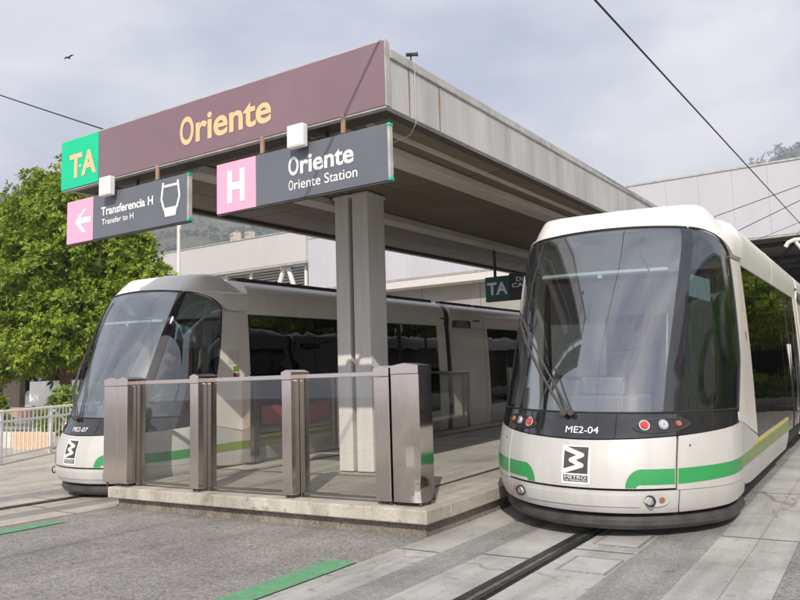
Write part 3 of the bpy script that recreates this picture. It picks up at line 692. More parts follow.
    rect_on([(-.10, .465), (.10, .465), (.10, .517), (-.10, .517)], fl2, M_DARKI, LG, 'logo_bar')
    fl3 = wrap(.009)
    zz = [(-.10, .722), (.05, .672), (-.04, .632), (.05, .594), (-.10, .543)]
    zw = MB(); wv = .0165
    cl = lambda x, z: fl3(min(.1, max(-.1, x)), min(.735, max(.53, z)))
    for (a, b_) in zip(zz[:-1], zz[1:]):
        dx, dz = b_[0]-a[0], b_[1]-a[1]; l = math.hypot(dx, dz); nx_, nz_ = -dz/l*wv, dx/l*wv
        if nz_ < 0: nx_, nz_ = -nx_, -nz_
        for k in range(10):
            p, q = ((a[0]+dx*u, a[1]+dz*u) for u in (k/10, (k+1)/10))
            f_ = [cl(p[0]-nx_, p[1]-nz_), cl(q[0]-nx_, q[1]-nz_), cl(q[0]+nx_, q[1]+nz_), cl(p[0]+nx_, p[1]+nz_)]
            zw.add(f_ if dx > 0 else f_[::-1], [(0, 1, 2, 3)])
    for (cx_, cz_) in zz[1:4]:
        zw.add([fl3(cx_, cz_)]+[fl3(cx_+wv*math.cos(k*math.pi/8), cz_+wv*math.sin(k*math.pi/8)) for k in range(16)], [(0, 1+k, 1+(k+1) % 16) for k in range(16)])
    zw.build('logo_mark', M_WLET, LG)
    lettering('METRO', -.088, .088, .489, .511, fl3, M_WLET, LG, .0); lettering('DE MEDELLÍN', -.088, .088, .470, .483, fl3, M_WLET, LG, .0)
    return T

tram_r = make_tram((-2.16, 5.97, 0.), 'white tram at the right platform edge, its whole front and right flank in view')
tram_l = copy_tree(tram_r); tram_l.location = (-8.52, 5.75, -.03)
tram_l['label'] = 'white tram behind the glass barriers on the left, driver visible through its cab side glass'
fn = wrap(.006)
lettering('ME2-04', -.112, .16, .842, .892, fn, M_WLET, tram_r, .0, 'fleet_number')
lettering('ME2-07', -.112, .16, .842, .892, fn, M_WLET, tram_l, .0, 'fleet_number')
for T in (tram_r, tram_l):
    def sidefn(y, z): return Vector((1.1015-.02*max(0, z-1.6)/.75+.003, y, z))
    s_ = MB()
# coloured service mark on the right tram pillar, warning stickers on the left tram pillar
mk = MB()
for i, m_ in enumerate((M_TYEL, M_SPINK, M_SGREY)):
    q = MB(); boxside(q, 1, 1.83, 1.87, 1.78-.09*i, 1.86-.09*i, .0075, .002, 1); q.build('pillar_mark', m_, tram_r)
q = MB(); boxside(q, 1, 1.62, 1.84, 1.66, 1.84, .0075, .002, 1); st_ = q.build('pillar_hatch', M_GALV, tram_l)
q = MB(); boxside(q, 1, 1.72, 1.83, 1.55, 1.62, .0075, .002, 1); q.build('sticker', M_TOLIVE, tram_l)
q = MB(); boxside(q, 1, 1.72, 1.775, 1.46, 1.53, .0075, .002, 1); q.build('sticker', M_RED, tram_l)
q = MB(); boxside(q, 1, 1.785, 1.83, 1.46, 1.53, .0075, .002, 1); q.build('sticker', M_SGREY, tram_l)

#PART2
# ------------------------------------------------------------------ canopy
CX0, CX1, CY0, CY1 = -7.56, -3.22, 5.03, 20.0
def cb_(y): return 3.548+.033*(y-5)
def ct_(y): return 4.055+.040*(y-5)
canopy = empty('platform_canopy', (-5.4, 5.03, 0), label='long flat platform canopy with weathered white edges and a brown panelled underside', cat='canopy')
def cpart(mb, name, m, parent=None, **k):
    o = mb.build(name, m, None, fn=lambda p: (p[0]+5.4, p[1]-5.03, p[2]), **k); o.parent = parent or canopy; return o
def slope_box(mb, x0, x1, y0, y1, zb, zt):
    return mb.hexa([(x0, y0, zb(y0)), (x1, y0, zb(y0)), (x1, y1, zb(y1)), (x0, y1, zb(y1))], [(x0, y0, zt(y0)), (x1, y0, zt(y0)), (x1, y1, zt(y1)), (x0, y1, zt(y1))])
for x0, x1 in ((CX1-.06, CX1), (CX0, CX0+.06)):
    f = MB()
    ys = [CY0+(CY1-CY0)*i/6 for i in range(7)]
    for a, b in zip(ys[:-1], ys[1:]): slope_box(f, x0, x1, a+.003, b-.003, cb_, lambda y: ct_(y)-.085)
    fa = cpart(f, 'fascia', M_FASCIA)
    c = MB(); e = .018 if x0 > -5 else -.018
    slope_box(c, min(x0, x0+e)-.02, max(x1, x1+e), CY0, CY1, lambda y: ct_(y)-.083, ct_); cpart(c, 'coping', M_COPE, fa, bevel=.008)
slope_box(r := MB(), CX0+.062, CX1-.062, CY0, CY1, lambda y: ct_(y)-.14, lambda y: ct_(y)-.02); cpart(r, 'roof_slab', M_COPE)
f = MB(); slope_box(f, CX0+.062, CX1-.062, CY1-.05, CY1, lambda y: cb_(y), lambda y: ct_(y)-.15); cpart(f, 'end_panel', M_FASCIA)
# soffit: frame round the edge and separate panels with open joints
fr = MB(); fb = lambda y: cb_(y)-.004; ft = lambda y: cb_(y)+.06
slope_box(fr, CX1-.15, CX1-.064, CY0+.02, CY1-.06, fb, ft); slope_box(fr, CX0+.064, CX0+.15, CY0+.02, CY1-.06, fb, ft)
slope_box(fr, CX0+.152, CX1-.152, CY0+.02, CY0+.22, fb, ft)
cpart(fr, 'soffit_frame', M_SOFFD)
bk = MB(); slope_box(bk, CX0+.152, CX1-.152, CY0+.222, CY1-.06, lambda y: cb_(y)+.062, lambda y: cb_(y)+.075); cpart(bk, 'soffit_backing', M_BLACK)
sp = MB(); xs = [CX0+.16, -6.72, -5.99, -5.71, -4.86, -4.13, CX1-.16]; ny = 12
for i in range(6):
    for j in range(ny):
        a = CY0+.23+(CY1-CY0-.3)*j/ny; b = CY0+.23+(CY1-CY0-.3)*(j+1)/ny; h = random.uniform(-.004, .004)
        slope_box(sp, xs[i]+.007, xs[i+1]-.007, a+.006, b-.006, lambda y: cb_(y)+.040+h, lambda y: cb_(y)+.056+h)
cpart(sp, 'soffit_panel', M_SOFF)
for x in (-3.99, -5.85):
    be = MB(); slope_box(be, x-.125, x+.125, CY0+.25, CY1-.08, lambda y: cb_(y)-.055, lambda y: cb_(y)+.034); bo = cpart(be, 'soffit_beam', M_BEAM, bevel=.006)
rp = MB(); slope_box(rp, CX1-.42, CX1-.40, CY0+.25, CY1-.1, lambda y: cb_(y)-.005, lambda y: cb_(y)+.045); cpart(rp, 'soffit_trim', M_BEAM)
# rust runs and a conduit down the right edge
for y0, w_, dz in ((5.33, .022, .50), (5.86, .026, .50)):
    q = MB().add([(CX1+.003, y0, ct_(y0)-.02-dz), (CX1+.003, y0+w_*.7, ct_(y0)-.02-dz), (CX1+.0035, y0+w_, ct_(y0)-.3), (CX1+.003, y0+w_*1.1, ct_(y0)-.086), (CX1+.003, y0-.006, ct_(y0)-.086), (CX1+.003, y0-.002, ct_(y0)-.3)], [tuple(range(6))])
    cpart(q, 'rust_run', M_RUST)
q = MB().tube([(CX1+.014, 5.42, ct_(5.4)+.02), (CX1+.014, 5.42, cb_(5.4)+.02), (CX1+.0, 5.44, cb_(5.4)-.03), (CX1-.1, 5.5, cb_(5.4)-.10), (CX1-.25, 5.45, cb_(5.4)-.15), (CX1-.36, 5.4, cb_(5.4)-.03)], .005, 6); cpart(q, 'conduit', M_COPE)
cc_ = empty('security_camera', (CX1-.02, 5.42, ct_(5.42)), label='small dark security camera on the top edge of the canopy near its front corner', cat='camera')
MB().tube([(0, 0, 0), (0, 0, .07)], .008, 8).build('mount', M_DARKI, cc_)
MB().tube([(-.03, -.03, .075), (.04, .03, .085)], .016, 12).disc((.04, .03, .085), (.07, .05, .012), .019, .012, 12).build('housing', M_DARKI, cc_, smooth=True)
# column
def make_column(x, y, label):
    c = empty('canopy_column', (x, y, .24+gz(y)), label=label, cat='column', group='columns under the canopy')
    H = cb_(y)-.24-gz(y)+.03
    for s, nm in ((-1, 'column_flange'), (1, 'column_flange')):
        m_ = MB()
        if s < 0: m_.box(-.30, -.095, -.19, .19, 0, H)
        else: m_.box(-.035, .20, -.19, .19, 0, H)
        m_.build(nm, M_GALV, c, bevel=.012)
    MB().box(-.10, -.03, -.06, .17, 0, H).build('column_web', M_DARKI, c)
    MB().box(-.315, .215, -.205, .205, H-.05, H-.02).build('cap_plate', M_GALV, c)
    return c
make_column(-5.33, 7.62, 'tall grey steel column of two flanges standing on the platform behind the glass barriers')
make_column(-5.33, 17.8, 'far grey steel column at the rear of the platform, hidden behind the right tram')

# ------------------------------------------------------------------ signs
yS = 4.955
def sfn(y): return lambda x, z: (x, y, z)
def sign(name, loc, label, cat='sign', group=None): return empty(name, loc, label=label, cat=cat, group=group)
class Loc:
    def __init__(s, o): s.o = o; s.l = o.location.copy()
    def __call__(s, mb, name, m, parent=None, **k):
        l = s.l; b = mb.build(name, m, None, fn=lambda p: (p[0]-l.x, p[1]-l.y, p[2]-l.z), **k); b.parent = parent or s.o; return b
    def fn(s, y): return lambda x, z: (x-s.l.x, y-s.l.y, z-s.l.z)
sg = sign('station_sign', (-5.4, 5.0, 3.545), 'long plum station name board with gold lettering and green end square along the canopy front'); P_ = Loc(sg)
P_(MB().box(-6.924, -3.217, 4.955, 5.022, 3.546, 4.10), 'name_board', M_PLUM, bevel=.003)
gp_ = P_(MB().box(-7.585, -6.928, 4.95, 5.022, 3.546, 4.101), 'line_panel', M_SGREEN, bevel=.003)
P_(MB().box(-7.585, -3.213, 4.96, 5.024, 4.103, 4.115).box(-7.585, -3.213, 4.962, 5.024, 3.532, 3.543).box(-3.214, -3.205, 4.955, 5.024, 3.546, 4.10), 'edge_trim', M_COPE)
lettering('O', -5.645, -5.452, 3.678, 3.958, P_.fn(4.951), M_GOLD, sg, .022); lettering('riente', -5.422, -4.448, 3.678, 3.958, P_.fn(4.951), M_GOLD, sg, .022)
lettering('T', -7.425, -7.20, 3.65, 3.925, P_.fn(4.946), M_GOLD, gp_, .035); lettering('A', -7.215, -6.955, 3.655, 3.93, P_.fn(4.946), M_GOLD, gp_, .035)
P_(MB().disc((-7.238, 4.949, 3.775), (0, -1, 0), .018, .003), 'lettering', M_GOLD, gp_)
def hanging(name, x0, xm, x1, label, hx):
    s = sign(name, ((x0+x1)/2, 5.0, 3.39), label, 'sign', 'hanging signs below the name board'); Q = Loc(s)
    pk = Q(MB().box(x0, xm-.002, 4.942, 4.992, 2.915, 3.389), 'pink_panel', M_SPINK, bevel=.003)
    gr = Q(MB().box(xm+.001, x1-.022, 4.942, 4.992, 2.915, 3.389), 'grey_panel', M_SGREY, bevel=.003)
    Q(MB().box(x1-.021, x1, 4.945, 4.989, 2.94, 3.365), 'end_cap', M_COPE)
    for z in (2.913, 3.366): Q(MB().box(x1-.022, x1+.004, 4.94, 4.994, z, z+.026), 'corner_cap', M_SGREEN, bevel=.004)
    Q(MB().box(x0, x1, 4.95, 4.985, 2.90, 2.913), 'lower_trim', M_DARKI)
    for x in hx:
        h = Q(MB().tube([(x, 4.968, 3.385), (x, 4.968, 3.56)], .022, 10), 'hanger', M_RUST); Q(MB().box(x-.04, x+.04, 4.945, 4.99, 3.389, 3.40), 'hanger_foot', M_DARKI, h)
    return s, Q, pk, gr
s1, Q1, pk1, gr1 = hanging('hanging_sign', -7.447, -6.99, -5.512, 'hanging sign reading Transferencia H with white arrow on pink and a tram symbol', (-6.71, -5.99))
s2, Q2, pk2, gr2 = hanging('hanging_sign', -5.127, -4.632, -3.178, 'hanging sign reading Oriente Station with a white letter H on pink', (-4.57, -3.655))
lettering('Transferencia H', -6.845, -6.02, 3.152, 3.242, Q1.fn(4.938), M_WLET, gr1, .025)
lettering('Transfer to H', -6.83, -6.32, 3.052, 3.112, Q1.fn(4.938), M_WLET, gr1, .01)
ar = [(-7.30, 3.145), (-7.15, 3.272), (-7.095, 3.272), (-7.20, 3.18), (-7.022, 3.18), (-7.022, 3.115), (-7.20, 3.115), (-7.10, 3.012), (-7.155, 3.012)]
Q1(MB().add([(x, 4.938, z) for x, z in ar], [(0, 1, 2, 3), (0, 3, 4, 5, 6), (0, 6, 7, 8)]), 'arrow', M_WLET, pk1)
ic = MB()
def bar(mb, a, b, w_, y=4.938):
    dx, dz = b[0]-a[0], b[1]-a[1]; l = math.hypot(dx, dz); n_ = (-dz/l*w_/2, dx/l*w_/2)
    mb.add([(a[0]-n_[0], y, a[1]-n_[1]), (b[0]-n_[0], y, b[1]-n_[1]), (b[0]+n_[0], y, b[1]+n_[1]), (a[0]+n_[0], y, a[1]+n_[1])], [(0, 1, 2, 3)])
for a, b, w_ in (((-5.87, 3.345), (-5.895, 3.18), .026), ((-5.895, 3.18), (-5.855, 3.07), .026), ((-5.66, 3.345), (-5.635, 3.18), .026), ((-5.635, 3.18), (-5.675, 3.07), .026), ((-5.862, 3.305), (-5.668, 3.305), .024)):
    bar(ic, a, b, w_, 4.938)
ic.add([(x, 4.9375, z) for x, z in ((-5.862, 3.085), (-5.84, 2.995), (-5.69, 2.995), (-5.668, 3.085))], [(0, 1, 2, 3)])
Q1(ic, 'tram_symbol', M_WLET, gr1)
lettering('H', -4.985, -4.765, 2.995, 3.305, Q2.fn(4.938), M_WLET, pk2, .045)
lettering('O', -4.24, -4.125, 3.127, 3.292, Q2.fn(4.938), M_WLET, gr2, .022); lettering('riente', -4.108, -3.535, 3.127, 3.292, Q2.fn(4.938), M_WLET, gr2, .022)
lettering('O', -4.24, -4.19, 2.997, 3.083, Q2.fn(4.938), M_WLET, gr2, .004); lettering('riente Station', -4.178, -3.50, 2.997, 3.083, Q2.fn(4.938), M_WLET, gr2, .004)
for x0, z0, lb in ((-4.165, 3.335, 'white box floodlight fixed above the Oriente Station hanging sign'), (-6.745, 3.325, 'white box floodlight fixed above the Transferencia hanging sign')):
    fl = sign('floodlight', (x0+.09, 4.86, z0+.1), lb, 'floodlight', 'white floodlights above the hanging signs'); Q = Loc(fl)
    hb = Q(MB().box(x0, x0+.18, 4.83, 4.90, z0, z0+.20), 'housing', M_WHITEB, bevel=.01)
    Q(MB().box(x0+.015, x0+.165, 4.826, 4.831, z0+.015, z0+.185), 'front_cover', M_WHITEB, hb)
    Q(MB().tube([(x0+.1, 4.90, z0+.1), (x0+.13, 5.1, z0+.12), (x0+.16, 5.2, z0+.12), (x0+.16, 5.2, 3.60)], .018, 8).box(x0+.08, x0+.24, 5.08, 5.2, z0+.06, z0+.13), 'arm', M_DARKI)
# sign hung deep under the canopy
hs = sign('direction_sign', (-5.6, 13.0, 3.27), 'small dark green TA sign hung deep under the canopy beside the right tram', 'sign'); Q = Loc(hs)
gpn = Q(MB().box(-6.24, -5.745, 12.95, 13.05, 2.80, 3.27), 'line_panel', M_DGREEN); dk = Q(MB().box(-5.742, -4.5, 12.95, 13.05, 2.80, 3.30), 'text_panel', M_DARKI)
lettering('TA', -6.20, -5.78, 2.92, 3.16, Q.fn(12.946), M_WLET, gpn, .03)
lettering('Di', -5.60, -5.47, 3.14, 3.22, Q.fn(12.946), M_WLET, dk, .02); lettering('CAI', -5.69, -5.43, 3.03, 3.11, Q.fn(12.946), M_WLET, dk, .02)
for x in (-6.05, -4.8): Q(MB().tube([(x, 13, 3.26), (x, 13, 3.86)], .03, 8), 'hanger', M_DARKI)

# ------------------------------------------------------------------ glass barriers on the platform
def post(x0, x1, y0, y1, label, zt=1.455, corner=False):
    z0 = .235+gz(y0); zt = zt+gz(y0)
    p = empty('barrier_post', ((x0+x1)/2, (y0+y1)/2, z0), label=label, cat='post', group='stainless barrier posts on the platform'); Q = Loc(p)
    m_ = MB()
    if not corner:
        ym = y0+(y1-y0)*.52
        m_.box(x0, x1, y0, ym-.006, z0+.035, zt-.10)
        Q(m_, 'post_body', M_STEEL, bevel=.006)
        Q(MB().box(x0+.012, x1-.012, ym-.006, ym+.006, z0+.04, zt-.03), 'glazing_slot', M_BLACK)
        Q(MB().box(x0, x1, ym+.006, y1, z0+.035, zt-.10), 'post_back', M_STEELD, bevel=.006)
    else:
        # folded cabinet, dented near its foot
        n = 24; vs = []; fs = []
        for j in range(n+1):
            u = j/n; z = z0+.035+(zt-.10-z0-.035)*u; dent = .035*math.exp(-((u-.10)/.09)**2); d2 = .018*math.exp(-((u-.35)/.16)**2)
            vs += [(x0, y0, z), ((x0+x1)/2, y0-.008, z), (x1-.07, y0+.002+d2, z), (x1-dent, y0+.01+dent*.9, z), (x1-dent*.3, (y0+y1)/2, z), (x1, y1, z), (x0, y1, z)]
        for j in range(n):
            for k in range(7): fs.append((j*7+k, j*7+(k+1) % 7, (j+1)*7+(k+1) % 7, (j+1)*7+k))
        fs.append(tuple(range(6, -1, -1))); fs.append(tuple(range(n*7, n*7+7)))
        Q(m_.add(vs, fs), 'post_body', M_STEEL, smooth=True, ang=20)
    xm = (x0+x1)/2; e = .004
    cp = MB(); zc = zt-.097
    cp.prism([(x0-e, zc), (x1+e, zc), (x1+e, zt-.022), (xm, zt), (x0-e, zt-.022)], y0-e, y1+e)
    Q(cp, 'post_cap', M_STEEL, bevel=.004)
    ft = MB()
    for x in (x0+.03, x1-.03):
        for y in (y0+.04, y1-.04): ft.tube([(x, y, z0-.005), (x, y, z0+.04)], .013, 8)
    Q(ft, 'post_feet', M_DARKI)
    return p
post(-7.595, -7.355, 5.56, 5.80, 'wide stainless cabinet post at the left end of the front barrier')
post(-7.335, -7.165, 5.545, 5.80, 'narrow stainless post beside the wide cabinet at the left end')
post(-6.155, -6.03, 5.545, 5.81, 'stainless post between the first and second glass panels from the left')
post(-4.905, -4.785, 5.57, 5.84, 'stainless post just left of the grey canopy column base')
post(-3.845, -3.685, 5.60, 5.84, 'narrow stainless post beside the dented corner cabinet')
post(-3.665, -3.385, 5.61, 5.84, 'big dented stainless cabinet post at the right front corner of the platform', 1.47, True)
def panel(x0, y0, x1, y1, label, red=False, grp='glass panels of the platform barrier', zt=1.40):
    L_ = math.hypot(x1-x0, y1-y0); a = math.atan2(y1-y0, x1-x0); z0 = .235+gz(y0)
    p = empty('glass_panel', (x0, y0, z0), (0, -.0 if abs(math.sin(a)) < .5 else 0, a), label, 'barrier panel', grp)
    h = zt-.24
    MB().box(.055, L_-.055, -.005, .005, .055, h-.03).build('glass', M_BG, p)
    MB().box(0, L_, -.022, .022, h-.03, h+.012).build('top_rail', M_STEEL, p, bevel=.004)
    MB().box(.055, L_-.055, -.015, .015, .03, .055).build('bottom_rail', M_STEELD, p)
    for q in (0, L_-.055): MB().box(q, q+.055, -.02, .02, .012, h-.03).build('stile', M_STEELD, p, bevel=.003)
    if red:
        MB().box(.12, L_-.12, -.0085, -.0055, .53, .78).build('red_band', mat('maroon_film', (.28, .06, .05), .5), p)
    return p
panel(-7.162, 5.69, -6.158, 5.69, 'front glass panel at the left, before the tram nose')
panel(-6.027, 5.69, -4.908, 5.70, 'front glass panel in the middle with a red band seen through it')
panel(-4.782, 5.71, -3.848, 5.72, 'front glass panel before the grey canopy column')
lb = ('left edge glass panel with a maroon band, nearest to the front', 'left edge glass panel behind the column', 'dark left edge glass panel seen right of the corner cabinet', 'far left edge glass panel next to the right tram')
for i, (a, b) in enumerate(((7.78, 9.55), (9.75, 11.7), (11.9, 14.2), (16.8, 19.0))):
    panel(-7.33, a, -7.33, b, lb[i], i == 0, 'glass panels of the left edge barrier', 1.42)
    post(-7.40, -7.26, a-.17, a-.01, ('stainless post opening the left edge barrier beside the tram cab', 'stainless post on the left edge behind the column', 'stainless post on the left edge right of the column', 'far stainless post on the left edge next to the right tram')[i])

# ------------------------------------------------------------------ driver in the left tram
def skin_mesh(name, pts, edges, radii, m, parent=None, sub=2, root=0):
    me = bpy.data.meshes.new(name); me.from_pydata(pts, edges, []); me.materials.append(m)
    o = bpy.data.objects.new(name, me); COL.objects.link(o)
    sk = o.modifiers.new('skin', 'SKIN'); sk.use_smooth_shade = True
    if not me.skin_vertices: me.skin_vertices.new()
    for i, r in enumerate(radii): me.skin_vertices[0].data[i].radius = (r, r) if not isinstance(r, tuple) else r
    me.skin_vertices[0].data[root].use_root = True
    ss = o.modifiers.new('subsurf', 'SUBSURF'); ss.levels = sub; ss.render_levels = sub
    if parent: o.parent = parent
    return o
drv = empty('person', (-8.50, 7.22, 1.0), label='driver in dark uniform seated in the cab of the left tram, facing ahead', cat='person')
B = [(0, .08, .06), (0, .12, .22), (0, .14, .40), (0, .14, .52), (0, .12, .60), (-.17, .14, .50), (-.24, .0, .28), (-.20, -.22, .22), (.17, .14, .50), (.24, .0, .28), (.20, -.22, .22), (-.10, -.05, .05), (-.12, -.40, .07), (-.12, -.42, -.30), (.10, -.05, .05), (.12, -.40, .07), (.12, -.42, -.30)]
skin_mesh('body', B, [(0, 1), (1, 2), (2, 3), (3, 4), (3, 5), (5, 6), (6, 7), (3, 8), (8, 9), (9, 10), (0, 11), (11, 12), (12, 13), (0, 14), (14, 15), (15, 16)], [.14, .15, .15, .10, .055, .07, .05, .038, .07, .05, .038, .085, .07, .05, .085, .07, .05], M_CLOTH, drv)
hd = MB().ball((0, .09, .74), .078, .098, .118, 18, 14).ball((0, -.012, .725), .016, .022, .026, 8, 6).ball((-.032, .002, .755), .014, .01, .009, 8, 6).ball((.032, .002, .755), .014, .01, .009, 8, 6).ball((0, .002, .675), .028, .012, .010, 8, 6).ball((-.08, .10, .735), .012, .02, .03, 8, 6).ball((.08, .10, .735), .012, .02, .03, 8, 6).tube([(0, .11, .56), (0, .10, .68)], .052, 12)
hd.build('head', M_SKIN, drv, smooth=True)
MB().ball((0, .115, .785), .084, .098, .095, 16, 10).build('hair', M_HAIR, drv, smooth=True)
for s in (1, -1):
    h = [(s*.20, -.22, .22), (s*.19, -.30, .21)]; e = [(0, 1)]; r = [.034, .036]
    for k in range(4):
        b = len(h); h += [(s*(.19+(k-1.5)*.018), -.335, .205), (s*(.19+(k-1.5)*.02), -.37-.006*(k in (1, 2)), .19), (s*(.19+(k-1.5)*.02), -.385, .165)]; e += [(1, b), (b, b+1), (b+1, b+2)]; r += [.011, .009, .008]
    b = len(h); h += [(s*.155, -.30, .20), (s*.14, -.335, .185)]; e += [(1, b), (b, b+1)]; r += [.012, .010]
    skin_mesh('hand', h, e, r, M_SKIN, drv, 1)

# ------------------------------------------------------------------ station building behind
bd = empty('station_building', (-10, 30, 0), label='large white clad station hall behind the platform, with a truss roofed side wing', cat='building'); Q = Loc(bd)
f = MB(); xs = [-24.5+1.2*i for i in range(33)]
for a, b in zip(xs[:-1], xs[1:]): f.box(a+.003, b-.003, 30, 30.25, 6.27, 8.93)
Q(f, 'cladding', M_BUILD)
Q(MB().box(-24.55, 14, 29.96, 30.4, 8.93, 9.0), 'parapet', M_COPE)
Q(MB().box(-24.5, 14, 30.02, 30.24, 6.20, 6.265), 'lower_trim', M_COPE)
Q(MB().box(-24.5, 14, 30.26, 52, 6.6, 8.8), 'roof', M_COPE)
Q(MB().box(-24.5, -6.0, 30.05, 31.0, 5.85, 6.19), 'soffit_band', M_GALV)
wl = MB(); xs = [-24.5+3.1*i for i in range(7)]
for a, b in zip(xs[:-1], xs[1:]): wl.box(a+.012, b-.012, 31.0, 31.3, 0, 5.85)
Q(wl, 'wall', M_WALL)
tr = MB()
for y in (33, 37, 41, 45):
    tr.tube([(-6, y, 6.4), (14, y, 6.4)], .09, 8); tr.tube([(-6, y, 5.5), (14, y, 5.5)], .09, 8)
    for i in range(11): tr.tube([(-6+1.8*i, y, 6.4), (-5.1+1.8*i, y, 5.5)], .05, 6).tube([(-5.1+1.8*i, y, 5.5), (-4.2+1.8*i, y, 6.4)], .05, 6)
for x in (-4, 0, 4, 8): tr.tube([(x, 30.5, 6.4), (x, 50, 6.4)], .07, 6)
Q(tr, 'roof_truss', M_DARKI)
Q(MB().box(-7, 14, 51, 51.3, 0, 6.6).box(14, 14.3, 30.3, 51.3, 0, 6.6), 'back_wall', M_DARKI)
wb = MB(); xs = [-41+2.75*i for i in range(7)]
for a, b in zip(xs[:-1], xs[1:]): wb.box(a+.002, b-.002, 29.8, 30.2, 7.78, 9.42)
Q(wb, 'side_cladding', M_BUILDW)
Q(MB().box(-41, -24.52, 29.75, 30.3, 9.42, 9.47).box(-41, -24.52, 29.82, 30.2, 7.68, 7.775), 'side_trim', M_COPE)
lv = MB()
for i in range(16): lv.box(-41, -24.52, 31.2, 31.25, 5.3+.155*i, 5.40+.155*i)
lo_ = Q(lv, 'louvre_screen', M_GALV); Q(MB().box(-41, -24.52, 31.3, 31.5, 0, 7.8), 'side_wall', M_DARKI)
tw = MB()
for x in (-40.5, -35.8, -31.1, -26.4):
    tw.tube([(x, 30.3, 7.7), (x-.95, 30.3, 5.2)], .13, 10).tube([(x+.25, 30.3, 7.7), (x+1.2, 30.3, 5.2)], .13, 10)
for x in (-38.2, -33.5, -28.8, -24.9): tw.tube([(x, 30.3, 7.7), (x, 30.3, 5.0)], .09, 8)
Q(tw, 'side_strut', M_TRUSSW)
Q(MB().tube([(-29.0, 29.9, 9.4), (-29.0, 29.9, 10.2)], .02, 6), 'roof_rod', M_DARKI)
# ------------------------------------------------------------------ pole, bracket, wires
lp = empty('street_lamp', (-25.14, 22, .2), label='slim white lamp pole rising behind the Transferencia sign', cat='lamp pole'); Q = Loc(lp)
Q(MB().tube([(-25.14, 22, .2), (-25.14, 22, 8.6)], [.09, .07], 12), 'pole', M_POLE, smooth=True)
Q(MB().tube([(-25.14, 22, 8.0), (-24.8, 21.9, 8.75), (-24.3, 21.8, 9.0)], .035, 8).tube([(-25.14, 22, 8.5), (-24.3, 21.8, 9.0)], .03, 8), 'arm', M_POLE)
Q(MB().box(-24.4, -23.8, 21.7, 21.95, 8.98, 9.08), 'lamp_head', M_POLE, bevel=.02)
br = empty('bracket_mast', (-.35, 22, 0), label='white pipe bracket reaching in from a mast over the right tram', cat='mast'); Q = Loc(br)
Q(MB().tube([(-.35, 22, 0), (-.35, 22, 6.0)], .09, 12), 'mast', M_POLE, smooth=True)
Q(MB().tube([(-.35, 22, 4.72), (-1.2, 22, 4.76), (-1.62, 22, 4.76), (-1.76, 22, 4.71), (-1.83, 22, 4.60)], .055, 10).tube([(-.35, 22, 3.2), (-1.0, 22, 3.75), (-1.58, 22, 4.70)], .045, 8), 'pipe_arm', M_POLE, smooth=True)
def sagwire(name, a, b, sag, r, label, group):
    pts = []
    for i in range(25):
        u = i/24; p = Vector(a).lerp(Vector(b), u); p.z -= sag*4*u*(1-u); pts.append(p)
    o = MB().tube(pts, r, 6).build(name, M_WIRE); return tag(o, label, 'wire', group)
sagwire('overhead_wire', (-30.0, 12, 13.94), (-7.4, 12, 4.35),   .12, .018, 'black wire descending from the upper left to the canopy roof behind the name board', 'overhead wires')
n_, f_ = Vector((-2.351, 8, 5.508)), Vector((-1.905, 29.9, 6.48)); dd = n_-f_
sagwire('overhead_wire', n_+dd*.9, f_, .0, .0125, 'thick black wire crossing the sky at the upper right above the tram', 'overhead wires')
for a, b, r, lb_ in (((-7.6, 26, 5.61), (4.0, 26, 8.45), .012, 'upper thin wire slanting across the white station cladding'), ((-7.0, 26, 4.53), (4.0, 26, 8.8), .012, 'middle thin wire slanting across the white station cladding'), ((-6.5, 26, 4.4), (4.0, 26, 7.75), .008, 'faint lowest wire slanting across the white station cladding')):
    sagwire('thin_wire', a, b, .0, r, lb_, 'thin wires before the station')
# ------------------------------------------------------------------ fence and the things behind it
A, Bf = Vector((-12.75, 6.25, 0)), Vector((-16.9, 12.9, .09))
fe = empty('fence', A, (0, 0, math.atan2(Bf.y-A.y, Bf.x-A.x)), 'white tubular railing fence at the left beyond the tram track', 'fence')
Lf = (Bf-A).length; rl = MB()
for z, r in ((.97, .028), (.78, .024), (.14, .022)): rl.tube([(0, 0, z), (Lf, 0, z+.1)], r, 8)
rl.build('rail', M_FENCE, fe, smooth=True)
bl_ = MB(); n = int(Lf/.165)
for i in range(n): bl_.tube([(i*.165, 0, .14+.1*i/n), (i*.165, 0, .97+.1*i/n)], .011, 6)
bl_.build('balusters', M_FENCE, fe)
for i in range(5): MB().tube([(Lf*i/4, 0, -.05), (Lf*i/4, 0, 1.0+.1*i/4)], .034, 8).build('fence_post', M_FENCE, fe, smooth=True)
MB().tube([(Lf*.52, .02, .95), (Lf*.72, -.25, .05)], .022, 6).tube([(Lf*.62, .02, .95), (Lf*.80, -.25, .05)], .022, 6).build('brace', M_FENCE, fe)
tag(MB().box(-19.5, -16.2, 10.2, 10.6, 0, .42).build('kerb_block', M_PALE, bevel=.03), 'pale low block wall just behind the white fence', 'block')
tag(MB().hexa([(-17.0, 10.0, 0), (-15.6, 10.0, 0), (-15.6, 10.15, 0), (-17.0, 10.15, 0)], [(-17.0, 10.02, .45), (-15.6, 10.02, .45), (-15.6, 10.12, .45), (-17.0, 10.12, .45)]).build('orange_barrier', M_ORANGE, bevel=.03), 'orange traffic block behind the white fence', 'block')
tag(MB().hexa([(-16.9, 12.0, 0), (-16.3, 12.0, 0), (-16.3, 12.4, 0), (-16.9, 12.4, 0)], [(-16.8, 12.1, .7), (-16.45, 12.1, .7), (-16.45, 12.3, .7), (-16.8, 12.3, .7)]).build('yellow_barrier', M_YELB, bevel=.03), 'yellow traffic block behind the fence next to the left tram', 'block')
gw = empty('garden_wall', (-32, 20, 0), label='low terracotta and white wall under the big tree behind the fence', cat='wall'); Q = Loc(gw)
